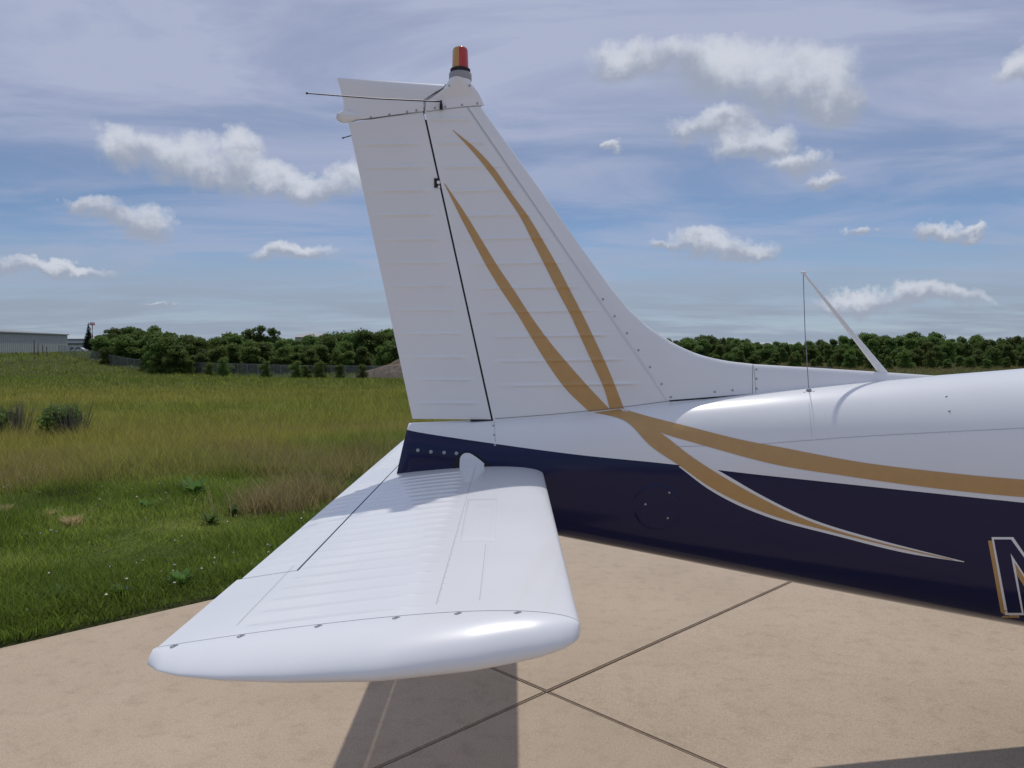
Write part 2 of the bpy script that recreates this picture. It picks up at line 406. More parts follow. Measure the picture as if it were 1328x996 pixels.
def build_fuselage():
    xs = np.concatenate([np.linspace(-.447, 2.3, 90), np.linspace(2.34, 6.95, 70)])
    NU, NL = 22, 22; V = []; Fc = []; MI = []
    angs = []
    for x in xs:
        ap = paint_angle(x)
        angs.append(list(np.linspace(0, ap, NU)) + list(np.linspace(ap, math.pi, NL))[1:])
    nA = NU + NL - 1; ring = 2 * nA - 2
    for x, A in zip(xs, angs):
        side = [fus_pt(x, a) for a in A]
        full = side + [(p[0], -p[1], p[2]) for p in side[-2:0:-1]]
        if x < -.40:
            k = (-.40 - x) / .047; full = [(p[0] - .045 * k * (1.33 - p[2]) / .2, p[1], p[2]) for p in full]
        V += full
    for i in range(len(xs) - 1):
        for k in range(ring):
            Fc.append((i * ring + k, i * ring + (k + 1) % ring, (i + 1) * ring + (k + 1) % ring, (i + 1) * ring + k))
            kk = k if k < nA - 1 else ring - 1 - k
            MI.append(0 if kk < NU - 1 else 1)
    Fc.append(tuple(range(ring))); MI.append(1)
    Fc.append(tuple((len(xs) - 1) * ring + k for k in range(ring))[::-1]); MI.append(0)
    me = bpy.data.meshes.new('fuselage'); me.from_pydata([loc(v) for v in V], [], Fc); me.update()
    bm = bmesh.new(); bm.from_mesh(me); bmesh.ops.recalc_face_normals(bm, faces=bm.faces); bm.to_mesh(me); bm.free()
    me.materials.append(WHITE); me.materials.append(NAVY); me.polygons.foreach_set('material_index', MI)
    me.polygons.foreach_set('use_smooth', [len(p.vertices) == 4 for p in me.polygons])
    o = bpy.data.objects.new('fuselage', me); C.objects.link(o); o.parent = AIR
    return o
FUS = build_fuselage()

def resample(pts, n):
    P = np.array(pts, float); d = np.r_[0, np.cumsum(np.hypot(*np.diff(P, axis=0).T))]
    t = np.linspace(0, d[-1], n); out = []
    for q in t: out.append((smooth_interp(q, d, P[:, 0]), smooth_interp(q, d, P[:, 1])))
    return out
def decal(name, left, right, yf, m, parent, off, n=70, across=8, mirror=True):
    a = resample(left, n); b = resample(right, n)
    us = np.linspace(0, 1, across)
    pts = [[on_surf(p[0] * (1 - u) + q[0] * u, p[1] * (1 - u) + q[1] * u, yf, off) for u in us] for p, q in zip(a, b)]
    vf = grid(lambda i, j: pts[j][i], range(across), range(n))
    if mirror: vf = join(vf, ([(v[0], -v[1], v[2]) for v in vf[0]], vf[1]))
    return put(name, vf, m, parent)
def line_on(name, px, yf, width, m, parent, off=0.0008, n=40, smooth=True):
    P = resample(px, n) if smooth else px
    p3 = [Vector(on_surf(a, b, yf, off)) for a, b in P]; V = []
    for i, p in enumerate(p3):
        d = (p3[min(i + 1, len(p3) - 1)] - p3[max(i - 1, 0)]).normalized(); s = d.cross(Vector((0, 1, 0))).normalized() * width / 2
        e = 0.004                                          # follow the skin's slope on both sides of the line
        for q in (p + s, p - s):
            V.append((q.x, -yf(q.x, q.z) - off, q.z))
    return put(name, (V, [(2 * i, 2 * i + 1, 2 * i + 3, 2 * i + 2) for i in range(len(p3) - 1)]), m, parent)
def screw_mesh(r, h=0.0022, m=None):
    v, f = lathe([(r, 0), (r, h * .6), (r * .7, h)], 10)
    me = bpy.data.meshes.new('screw'); me.from_pydata(v, [], f); me.update(); me.materials.append(m or STEEL); return me
SCREW = screw_mesh(0.0075); RIVET = screw_mesh(0.0048, 0.0016)
def screw(p, nrm, parent, me=SCREW, name='screw'):
    o = bpy.data.objects.new(name, me); C.objects.link(o); o.parent = parent
    o.location = loc(p); o.rotation_euler = Vector(nrm).to_track_quat('Z', 'Y').to_euler()
def screws_px(pts, yf, parent, me=SCREW, name='screw'):
    for a, b in pts:
        p = Vector(on_surf(a, b, yf, 0)); e = 0.004
        n = Vector((-(yf(p.x + e, p.z) - yf(p.x - e, p.z)) / (2 * e), -1, -(yf(p.x, p.z + e) - yf(p.x, p.z - e)) / (2 * e)))
        # outward normal of y = -yf(x, z)
        n = Vector((n.x, -1, n.z)).normalized(); screw(p, n, parent, me, name)

# stripes and marks on the fuselage side
S1u = [(808, 530), (827.6, 536), (889, 552), (962.7, 570.4), (1015, 580.5), (1114, 599), (1223.7, 612.5), (1328, 622), (1420, 627)]
S1l = [(815, 541), (857, 561), (900, 574), (935, 584), (995, 600), (1109, 619), (1224, 634.5), (1328, 644.6), (1420, 650)]
decal('gold_stripe', S1u, S1l, fus_y, GOLD, FUS, 0.0012, 90)
S2u = [(803, 530), (830, 545), (857, 561.5), (894, 590), (930.6, 614), (985, 645), (1040.5, 672), (1132, 701), (1190, 715), (1236, 725.5)]
S2l = [(768, 534), (811, 546), (843.6, 578), (880, 603), (921.5, 632), (960, 652), (994.7, 666), (1086, 691.5), (1178, 714), (1236, 726.5)]
S2wu = [(905, 596), (933, 611), (987, 642), (1042, 669), (1134, 698.5), (1192, 713.5), (1250, 728)]
S2wl = [(880, 605), (920, 635), (958, 655.5), (993, 669.5), (1085, 695), (1177, 717.5), (1250, 729)]
decal('white_stripe_edge', S2wu, S2wl, fus_y, TRIM, FUS, 0.0010, 70)
decal('gold_stripe', S2u, S2l, fus_y, GOLD, FUS, 0.0020, 90)
# registration letter, outlined in white over a gold shadow (only this letter stands in the picture)
def poly_decal(name, quads, m, off):
    vf = ([], [])
    for q in quads:
        a, b, c, d = [np.array(k, float) for k in q]
        vf = join(vf, grid(lambda u, v: on_surf(*((a * (1 - u) + b * u) * (1 - v) + (d * (1 - u) + c * u) * v), fus_y, off), np.linspace(0, 1, 4), np.linspace(0, 1, 12)))
    put(name, vf, m, FUS)
def strokes(dx, dy, g):
    L0, L1, L2, L3 = (1286 - g, 697 - g), (1309 + g, 697 - g), (1327 + g, 797 + g), (1304 - g, 797 + g)
    R0, R1, R2, R3 = (1345 - g, 699 - g), (1368 + g, 699 - g), (1386 + g, 800 + g), (1363 - g, 800 + g)
    Q = [(L0, L1, L2, L3), (R0, R1, R2, R3), ((1296 - g, 697 - g), (1313 + g, 697 - g), (1384 + g, 800 + g), (1360 - g, 800 + g))]
    return [[(x + dx, y + dy) for x, y in q] for q in Q]
poly_decal('letter_shadow', strokes(-5, 4, 0), GOLD, 0.0012)
poly_decal('letter_outline', strokes(0, 0, 0.6), TRIM, 0.0019)
poly_decal('letter_n', strokes(0, 0, -2.4), NAVY, 0.0026)
line_on('skin_seam', [(880, 579), (900, 578.5), (960, 577), (1100, 567), (1328, 555), (1400, 551)], fus_y, 0.0022, SOFT, FUS)
line_on('skin_seam', [(641, 546), (641.5, 555), (642, 565), (642.5, 573)], fus_y, 0.002, SOFT, FUS)
line_on('skin_seam', [(1049, 522), (1051, 545), (1053, 566)], fus_y, 0.0012, SOFT, FUS)
screws_px([(542, 584), (559, 586), (576, 587), (592, 588)], fus_y, FUS)
screws_px([(640, 552), (641, 564), (642, 577), (837, 654), (868, 639), (866, 672), (1227, 514), (1231, 533)], fus_y, FUS, RIVET, 'rivet')
screws_px([(880 + 22 * k, 578.8 - 1.05 * k) for k in range(7, 21)], fus_y, FUS, screw_mesh(0.0026, 0.0012, WHITE), 'rivet')
# round inspection cover and the opening where the stabilator spar enters the tail fairing
p = on_surf(852, 657, fus_y, 0)
cov = []
for r_, o_ in [(.0115 * k, .0012) for k in range(9)] + [(.0935, .0004)]:
    cov.append([(p[0] + r_ * math.cos(t), -fus_y(p[0] + r_ * math.cos(t), p[2] + r_ * math.sin(t)) - o_, p[2] + r_ * math.sin(t)) for t in np.linspace(0, 2 * math.pi, 33)])
put('inspection_cover', grid(lambda i, j: cov[j][i], range(33), range(10)), NAVY, FUS)
arch_o = [(584, 610), (589, 599), (596, 589), (606, 585.5), (616, 588.5), (626, 596), (635, 603), (644, 610)]
arch_b = [(584, 616), (592, 616), (600, 616), (608, 616), (616, 616), (624, 616), (634, 616), (644, 616)]
decal('spar_opening', arch_o, arch_b, fus_y, DARK, FUS, 0.0014, 24, 5, False)
arch_w = [(596, 601), (597.5, 592), (602, 588), (608, 587.5), (615, 591), (622, 596), (628, 601)]
arch_wb = [(596, 616), (600, 616), (604, 616), (609, 616), (614, 616), (620, 616), (627, 616)]
decal('spar_fairing', arch_w, arch_wb, lambda x, z: fus_y(x, z) + 0.006, WHITE, FUS, 0.001, 24, 5, False)
# crease of the blue tail fairing
line_on('fairing_lap', [(524, 583), (560, 590), (585, 592)], fus_y, 0.0025, DARK, FUS)

# ---- fin and rudder
OUT_PX = [(622, 137), (706, 253), (790, 370), (815, 400), (840, 423), (870, 443), (905, 459), (940, 467.5), (976, 472), (1100, 479.5), (1225, 488)]
OUT = np.array([axy(*p) for p in OUT_PX])
OX, OZ = OUT[:, 0], OUT[:, 1]
TE = np.array([axy(452, 160), axy(535, 543)]); HG = np.array([axy(550, 145), axy(638, 541)]); SE = np.array([axy(606, 140), axy(866, 521)])
def lin(P, z): return P[0, 0] + (P[1, 0] - P[0, 0]) * (z - P[0, 1]) / (P[1, 1] - P[0, 1])
def x_le(z):
    if z > OZ[0]: return OX[0] + (OX[1] - OX[0]) * (z - OZ[0]) / (OZ[1] - OZ[0])
    return float(np.interp(-z, -OZ, OX))
def z_out(x):
    if x < OX[0]: return OZ[0] + 0.6 + (OX[0] - x)
    return float(np.interp(x, OX, OZ))
FB, FT = 1.42, 2.72
def fin_t(x, z):
    k = min(max((z - FB) / (FT - FB), 0), 1); Tm = 0.055 * (1 - k) + 0.036 * k
    dh = x_le(z) - x; dv = z_out(x) - z
    if dh <= 0: return 0.0
    d = dh if dv > 3 else dh * max(dv, 0) / math.sqrt(dh * dh + dv * dv + 1e-12)
    fr = math.sqrt(max(0, 1 - (1 - min(d / 0.30, 1)) ** 2))
    a = min(max((x - lin(TE, z)) / 0.62, 0), 1)
    return Tm * fr * (0.05 + 0.95 * a ** 0.85)
FIN_BEADS = [axy(600, r)[1] for r in (157.5, 188, 219, 250, 282, 312, 344, 375.5, 406, 437.5, 469, 500)]
RUD_BEADS = [axy(520, r)[1] for r in (188, 218, 248, 279, 311, 341, 371, 402, 432.6, 463, 492, 522)]
def bead(z, rows, amp=0.0070):
    d = min(abs(z - q) for q in rows)
    return amp * math.exp(-(d / 0.0060) ** 2)
def fin_y(x, z):
    h, s = lin(HG, z), lin(SE, z)
    e = ss((x - h) / max(s - h, .05), 0.10, 0.17) * (1 - ss((x - h) / max(s - h, .05), 0.84, 0.90)) if h < x < s else 0
    zz = z + 0.006 * 0
    return fin_t(x, z) + bead(z - 0.018 * (x - h), FIN_BEADS) * e
def rud_y(x, z):
    h, t = lin(HG, z), lin(TE, z); u = (x - t) / max(h - t, .05)
    e = ss(u, 0.10, 0.16) * (1 - ss(u, 0.80, 0.87))
    return fin_t(x, z) + bead(z, RUD_BEADS) * e * (0.4 + 0.6 * min(max(u * 1.5, 0), 1))
def build_fin():
    zs_f = np.arange(FB - 0.03, axy(600, 140)[1], 0.0035)
    ztop = lambda x: axy(550, 145.5)[1] + (x - HG[0, 0]) * (axy(622, 137)[1] - axy(550, 145)[1]) / (OX[0] - HG[0, 0])
    us = np.linspace(0, 1, 26)
    zmax = axy(606, 139)[1]
    def fp(sgn):
        def f(u, v):
            x0 = 0
            z = FB - 0.03 + v * (zmax - FB + 0.03)
            x = lin(HG, z) + 0.004 + u * (lin(SE, z) - lin(HG, z) - 0.004)
            zc = min(z, ztop(x)); return (x, sgn * fin_y(x, zc), zc)
        return f
    vs = np.linspace(0, 1, 620)
    sp = grid(lambda u, v: (lin(HG, FB - .03 + v * (zmax - FB + .03)) + .004, u * fin_t(lin(HG, FB - .03 + v * (zmax - FB + .03)), FB - .03 + v * (zmax - FB + .03)), FB - .03 + v * (zmax - FB + .03)), (-1, 1), vs)
    fin = put('vertical_fin', join(grid(fp(-1), us, vs), grid(fp(1), us, vs), sp), WHITE)
    # leading-edge fairing and dorsal strake: separate lapped panels
    def panel(name, inner, outer, parent, off=0.0005, n=120):
        a = resample(inner, n); b = resample(outer, n)
        ia = [axy(*p) for p in a]; ob = [axy(*p) for p in b]; V = []
        us = 1 - (1 - np.linspace(0, 1, 26)) ** 1.0
        us = np.sin(us * math.pi / 2)
        parts = []
        for sgn in (-1, 1):
            def f(u, j):
                x = ia[j][0] * (1 - u) + ob[j][0] * u; z = ia[j][1] * (1 - u) + ob[j][1] * u
                t = fin_t(x, z) if u < 0.999 else 0.0
                return (x, sgn * (t + off * (1 if u < .999 else 0)), z)
            parts.append(grid(f, us, range(n)))
        return put(name, join(*parts), WHITE, parent)
    panel('leading_edge_fairing', [(606, 139), (700, 277), (800, 424), (845, 490), (866, 521), (900, 521), (940, 521), (975.8, 519)],
          [(622, 137), (706, 253), (790, 370), (815, 400), (840, 423), (870, 443), (905, 459), (940, 467.5), (975.8, 472)], fin)
    panel('dorsal_strake', [(976.2, 519), (1040, 512), (1120, 503), (1225, 492)], [(976.2, 472.2), (1040, 476), (1120, 481), (1225, 488)], fin)
    line_on('panel_seam', [(606, 141), (700, 278.5), (800, 425), (865, 520)], lambda x, z: fin_t(x, z) + .0001, 0.0014, SOFT, fin)
    line_on('panel_seam', [(976, 473.5), (976, 490), (976, 512)], lambda x, z: fin_t(x, z) + .0012, 0.0016, SEAM, fin)
    line_on('root_seam', [(868, 520), (920, 516), (976, 511.5)], lambda x, z: fin_t(x, z) + .0015, 0.006, DARK, fin)
    line_on('root_seam', [(642, 543), (720, 537), (790, 530), (868, 520)], lambda x, z: fin_t(x, z) + .001, 0.002, SEAM, fin)
    fs = lambda x, z: fin_t(x, z) + .0012
    screws_px([(782, 388), (797, 410), (813, 432), (828, 454), (843, 476), (858, 498), (927, 508), (950, 506), (981, 479), (981, 491), (981, 504), (870, 515)], fs, fin, RIVET)
    # stripes on the fin
    F1l = [(576, 238), (597, 281), (614, 313.6), (632, 347), (649.4, 375.5), (670.6, 407), (691, 441), (709.5, 471), (734, 504.7), (764, 534)]
    F1r = [(577, 238), (606, 281), (626, 313.6), (646.6, 347), (666, 375.5), (686.5, 407), (711, 441), (736, 471), (766, 504.7), (791, 531)]
    F2l = [(587, 169), (607, 190), (632, 220), (655, 252), (675, 282), (691, 313.6), (708, 347), (723, 377), (741, 411), (755.5, 443), (770, 474.6), (784, 506), (791, 531)]
    F2r = [(588, 169), (614, 190), (642, 220), (664, 252), (686, 282), (705, 313.6), (724, 347), (739.6, 377), (757, 411), (772.5, 443), (787, 474.6), (800, 506), (809, 529.5)]
    decal('gold_stripe', F1l, F1r, fin_y, GOLD, fin, 0.0010, 260, 8)
    decal('gold_stripe', F2l, F2r, fin_y, GOLD, fin, 0.0014, 260, 8)
    # rudder
    zb, zt = axy(535, 543)[1], axy(452, 160)[1]
    def rp(sgn):
        def f(u, v):
            z = zb + v * (axy(550, 146)[1] - zb)
            x = lin(TE, z) + u * (lin(HG, z) - 0.004 - lin(TE, z))
            zl = zt + (x - TE[0, 0]) * (axy(550, 146)[1] - zt) / (HG[0, 0] - TE[0, 0])
            z = min(z, zl); return (x, sgn * rud_y(x, z), z)
        return f
    us = np.linspace(0, 1, 24); nose = grid(lambda u, v: (lin(HG, zb + v * (zt - zb)) - .004, u * fin_t(lin(HG, zb + v * (zt - zb)), zb + v * (zt - zb)), zb + v * (zt - zb)), (-1, 1), vs)
    base = grid(lambda u, v: (lin(TE, zb) + u * (lin(HG, zb) - .004 - lin(TE, zb)), v * fin_t(lin(TE, zb) + u * (lin(HG, zb) - lin(TE, zb)), zb), zb), us, (-1, 1))
    rud = put('rudder', join(grid(rp(-1), us, vs), grid(rp(1), us, vs), nose, base), WHITE)
    # dark hinge gap with its bracket
    HGd = lambda z: lin(HG, z)
    gp = grid(lambda u, v: (HGd(v) + u * .0038, -fin_t(HGd(v), v) + .004, v), (-1, 1), np.linspace(zb, zt + .01, 40))
    put('hinge_gap', gp, DARK, rud)
    hx, hz = axy(567, 239)
    put('hinge_bracket', box(hx - .010, hx + .008, -fin_t(hx, hz) - .004, 0.0, hz - .019, hz + .019), DARK, rud, False)
    put('hinge_bolt', lathe([(.007, -.004), (.007, .004)], 10, (hx + .008, -fin_t(hx, hz) - .004, hz + .002), 'y'), TRIM, rud)
    put('hinge_bolt', lathe([(.005, -.004), (.005, .004)], 10, (hx + .010, -fin_t(hx, hz) - .003, hz - .016), 'y'), TRIM, rud)
    bx0, bz0 = axy(626, 541)
    put('hinge_slot', box(bx0 - .05, bx0 + .045, -.036, .036, zb - .006, zb - .001), DARK, rud, False)
    return fin, rud
FIN, RUD = build_fin()

def build_cap():
    n = 40
    # rudder cap
    Lf = [axy(*p) for p in resample([(441, 158.5), (446, 140), (442, 118), (437, 101)], n)]
    Rt = [axy(*p) for p in [(550 + k / n * 0, 146 - k * 15 / 13) for k in range(13)] + resample([(551, 131), (564, 122), (574, 115.5), (577.5, 110)], n - 13)]
    ZL = OZ[0] - .012
    def t_r(u, v): return (fin_t(Lf[0][0] * (1 - u) + Rt[0][0] * u, ZL) + .0006) * math.sqrt(max(0, 1 - max(0, (v - .72) / .28) ** 2))
    parts = []
    us = np.linspace(0, 1, 20)
    for sg in (-1, 1):
        parts.append(grid(lambda u, j: (Lf[j][0] * (1 - u) + Rt[j][0] * u, sg * t_r(u, j / (n - 1)), Lf[j][1] * (1 - u) + Rt[j][1] * u), us, range(n)))
    parts.append(grid(lambda u, j: (Rt[j][0], u * t_r(1, j / (n - 1)), Rt[j][1]), (-1, 1), range(n)))
    rc = put('rudder_cap', join(*parts), WHITE, RUD)
    # fin cap with the beacon pedestal
    Le = [axy(*p) for p in [(552, 145.5 - k * 14.5 / 13) for k in range(13)] + resample([(553, 131), (566, 122), (576, 115.5), (580, 108), (583, 103)], n - 13)]
    Ri = [axy(*p) for p in resample([(628, 137), (622, 124), (615, 113), (611, 107), (611, 103)], n)]
    xc = axy(597, 103)[0]; r = 0.0455
    parts = []
    us = np.sin(np.linspace(0, 1, 30) * math.pi / 2)
    def t_f(u, j, x, z):
        v = j / (n - 1); k = float(ss(v, 0.25, 1.0))
        base = fin_t(min(x, x_le(ZL) - .0005), ZL) if u < .999 else 0.0
        x0, x1 = Le[j][0], Ri[j][0]; e = (2 * (x - x0) / (x1 - x0) - 1)
        return (1 - k) * base + k * r * math.sqrt(max(0, 1 - e * e)) + (0 if u > .999 else .0008)
    for sg in (-1, 1):
        def f(u, j):
            x = Le[j][0] * (1 - u) + Ri[j][0] * u; z = Le[j][1] * (1 - u) + Ri[j][1] * u
            return (x, sg * t_f(u, j, x, z), z)
        parts.append(grid(f, us, range(n)))
    fc = put('fin_cap', join(*parts), WHITE, FIN)
    ct = lambda x, z: fin_t(x, min(z, 2.70)) + .001
    line_on('cap_seam', [(441, 158), (500, 151.5), (550, 145)], lambda x, z: fin_t(x, z) + .001, 0.0017, SEAM, RUD)
    line_on('cap_seam', [(553, 145), (590, 140), (626, 137)], lambda x, z: fin_t(x, z) + .001, 0.0017, SEAM, FIN)
    line_on('cap_gap', [(550.5, 146), (551.5, 131), (565, 122), (575, 115), (578.5, 109)], lambda x, z: fin_t(x, OZ[0] - .012) + .0022, 0.0032, SEAM, FIN, n=30, smooth=False)
    screws_px([(481, 152), (505, 148.5), (528, 145), (540, 143)], lambda x, z: fin_t(x, OZ[0] - .012) + .0008, RUD, RIVET)
    screws_px([(564, 140), (577.6, 138.5), (599, 136), (619, 134)], lambda x, z: fin_t(x, OZ[0] - .012) + .001, FIN, RIVET)
    screws_px([(583, 111), (609, 111)], lambda x, z: .034, FIN, RIVET)
    # beacon
    zb = axy(597, 104)[1]; z1 = axy(597, 95)[1]; z2 = axy(597, 89.5)[1]; z3 = axy(597, 62)[1]
    B = put('beacon', lathe([(.0455, zb - .004), (.0465, zb), (.0465, z1 - .004), (.041, z1)], 32, (xc, 0, 0)), mat('beacon_grey', (.30, .30, .31), .5))
    put('beacon_collar', lathe([(.038, z1 - .002), (.041, z1 + .004), (.041, z2 - .003), (.036, z2)], 32, (xc, 0, 0)), RUB, B)
    def lens(name, a0, a1, m):
        prof = [(.0345, z2 - .001), (.033, z2 + .03), (.0315, z3 - .012), (.029, z3 - .005), (.022, z3), (.0, z3 + .001)]
        vf = grid(lambda a, j: (xc + prof[j][0] * math.cos(a), prof[j][0] * math.sin(a), prof[j][1]), np.linspace(a0, a1, 17), range(len(prof)))
        put(name, vf, m, B)
    def lensmat(name, c):
        m = mat(name, c, .18, 0, .6); b = m.node_tree.nodes['Principled BSDF']; b.inputs['Transmission Weight'].default_value = .25; return m
    th = -math.pi / 2 - 0.1
    lens('amber_lens', th - math.pi, th, lensmat('amber_lens', (.62, .33, .08)))
    lens('red_lens', th, th + math.pi, lensmat('red_lens', (.55, .012, .008)))
    # tail light pod
    a = axy(470, 151); b = axy(438, 149.5)
    pr = [(.0, a[0] + .02), (.010, a[0] - .005), (.020, a[0] - .035), (.0245, a[0] - .065), (.0245, b[0] + .022), (.020, b[0] + .012)]
    pod = put('tail_light', lathe([(r_, x_) for r_, x_ in pr], 20, (0, 0, a[1] - .001), 'x'), WHITE)
    put('light_lens', lathe([(.017, b[0] + .014), (.017, b[0] + .002), (.010, b[0] - .004), (.001, b[0] - .006)], 16, (0, 0, a[1] - .001), 'x'), mat('clear_lens', (.7, .72, .74), .15), pod)
    # whisker antennas
    mx, mz = axy(572, 137, -.037)
    tipN = at_y(398, 121, YC - .31); root = Vector((mx, -.037, mz + .016))
    for sg in (1, -1):
        rt = Vector((root.x, root.y * sg, root.z)); tp = Vector((tipN.x, -.31 * sg, tipN.z))
        md = (rt + tp) / 2 - Vector((0, 0, .004))
        A = put('whisker_antenna', tube([rt - Vector((0, 0, 0)), md, tp], [.0032, .0028, .0024], 8), mat('antenna_steel', (.08, .08, .085), .4, .6))
        put('antenna_mount', tube([rt + Vector((0, 0, .004)), rt - Vector((0, 0, .010)), rt - Vector((0, -.006 * sg, .03))], [.005, .006, .007], 8), DARK, A)
        put('antenna_tip', lathe([(.002, -.004), (.004, -.002), (.004, .002), (.002, .004)], 8, tuple(tp), 'x'), DARK, A)
build_cap()

# ---- stabilator
SX0, SX1 = 0.125, -0.640
def st_c(x): return 1.211 + (x - SX0) / (SX1 - SX0) * (1.168 - 1.211)
def st_h(x):
    c = min(max((SX0 - x) / 0.775, 0), 1)
    return 0.385 * (0.2969 * math.sqrt(c) - .126 * c - .3516 * c * c + .2843 * c ** 3 - .1015 * c ** 4) * 0.96 * 0.775 / .775 + 0.0018 * c
SB = [-(0.215 + 0.076 * k) for k in range(22)]
def st_bead(x, y):
    y = -abs(y)
    d = min(abs(y - q) for q in SB)
    e = ss(-x, .175, .205) * (1 - ss(-x, .465, .492)) + ss(-x, .530, .545) * (1 - ss(-x, .605, .622)) * .8 * (1 if y > -1.4 else 0)
    return 0.0046 * math.exp(-(d / 0.0062) ** 2) * e
def st_top(x, y): return st_c(x) + st_h(x) + st_bead(x, y)
def st_bot(x, y): return st_c(x) - st_h(x) - st_bead(x, y)
def on_stab(px, py, off=0.001):
    d = ray(px, py); z = 1.23
    for _ in range(20):
        k = (z - EYE) / d.z; x, y = d.x * k, d.y * k - YC; z = 0.5 * z + .5 * st_top(x, y)
    return Vector((x, y, z + off))
def stab_strip(name, pts, w, m, parent, off=.0008, n=30):
    P = [on_stab(*p) for p in resample(pts, n)] if len(pts) > 2 else [on_stab(pts[0][0] * (1 - t) + pts[1][0] * t, pts[0][1] * (1 - t) + pts[1][1] * t) for t in np.linspace(0, 1, n)]
    V = []
    for i, p in enumerate(P):
        d = (P[min(i + 1, n - 1)] - P[max(i - 1, 0)]); s = Vector((-d.y, d.x, 0)).normalized() * w / 2
        for q in (p + s, p - s): V.append((q.x, q.y, st_top(q.x, q.y) + off))
    return put(name, (V, [(2 * i, 2 * i + 1, 2 * i + 3, 2 * i + 2) for i in range(n - 1)]), m, parent)
def build_stab():
    def shell(xa, xb, ya, yb, ny, nx, cos=False):
        xs = xa + (xb - xa) * ((1 - np.cos(np.linspace(0, math.pi / 2, nx))) if cos else np.linspace(0, 1, nx))
        ys = np.linspace(ya, yb, ny)
        top = grid(lambda x, y: (x, y, st_top(x, y)), xs, ys); bot = grid(lambda x, y: (x, y, st_bot(x, y)), xs, ys)
        caps = []
        for x in (xs[0], xs[-1]): caps.append(grid(lambda u, y: (x, y, st_top(x, y) * u + st_bot(x, y) * (1 - u)), (0, 1), ys))
        for y in (ys[0], ys[-1]): caps.append(grid(lambda x, u: (x, y, st_top(x, y) * u + st_bot(x, y) * (1 - u)), xs, (0, 1)))
        return join(top, bot, *caps)
    st = put('stabilator', shell(SX0, -.505, -1.85, 1.85, 900, 50, True), WHITE)
    for sg in (-1, 1):
        put('trailing_edge', shell(-.505, -.650, sg * 1.438, sg * 1.85, 12, 10), WHITE, st)
        # tip cap
        vs = np.sin(np.linspace(0, 1, 24) * math.pi / 2); cs = (1 - np.cos(np.linspace(0, math.pi, 64))) / 2
        def tip(top):
            def f(c, v):
                k = math.sqrt(max(0, 1 - v ** 2.4)); E = float(np.interp(c, (0, .006, .02, .05, .1, .25, .45, .65, .8, .9, .96, 1), (.004, .022, .040, .060, .080, .116, .142, .136, .118, .094, .068, .036)))
                x = SX0 + (-.652 - SX0) * c
                z = st_c(x) + (1 if top else -1) * max(st_h(x), .0065 * min(1, c * 8) * min(1, v * 3)) * k * (1 + .10 * v)
                return (x, sg * (1.8525 + E * v), z - .014 * v * v)
            return f
        tp = put('wing_tip', join(grid(tip(True), cs, vs), grid(tip(False), cs, vs)), WHITE, st)
        tab = put('servo_tab', shell(-.5105, -.640, sg * .06, sg * 1.432, 250, 14), WHITE, st) if sg == -1 else put('servo_tab', shell(-.5105, -.640, -.06, 1.432, 270, 14), WHITE, st)
    put('hinge_gap', grid(lambda u, y: (-.5078 + u * .0026, y, st_top(-.508, -9) - .0005), (-1, 1), np.linspace(-1.43, -.05, 20)), DARK, st)
    stab_strip('skin_seam', [(381, 734), (307, 811)], .0012, SOFT, st)
    stab_strip('skin_seam', [(617, 604), (566, 783)], .0022, SOFT, st)
    stab_strip('skin_seam', [(630, 705), (622, 778)], .0016, SOFT, st)
    # thin doubler plate by the spar
    a, b, c, d = (on_stab(*q) for q in ((607, 647), (645, 647), (642, 702), (596, 702)))
    def dp(u, v):
        p = (a * (1 - u) + b * u) * (1 - v) + (d * (1 - u) + c * u) * v; e = 0.0014 if (0.01 < u < .99 and .01 < v < .99) else 0.0002
        return (p.x, p.y, st_c(p.x) + st_h(p.x) + e)
    uu = [0, .02] + list(np.linspace(.1, .9, 7)) + [.98, 1]
    put('doubler_plate', grid(dp, uu, uu), WHITE, st)
    rv = screw_mesh(0.0024, 0.0010, WHITE)
    for k in range(24):
        t = k / 23; p = on_stab(619 * (1 - t) + 568.5 * t, 604 * (1 - t) + 779 * t, 0); screw(p, (0, 0, 1), st, rv, 'rivet')
    clip = bpy.data.meshes.new('tip_clip'); v, f = join(box(-.007, .007, -.0035, .0035, 0, .0015), lathe([(.003, .0015), (.0025, .0025)], 10)); clip.from_pydata(v, [], f); clip.update(); clip.materials.append(STEEL)
    for q in ((233, 832), (321, 816.5), (419, 804), (518, 792), (596, 786.5), (671, 785)):
        p = on_stab(*q, 0); p.y = -1.8615; p.z = st_top(p.x, p.y) - .0004; screw(p + Vector((0, 0, .0)), (0.02, -.02, 1), st, clip, 'screw')
build_stab()

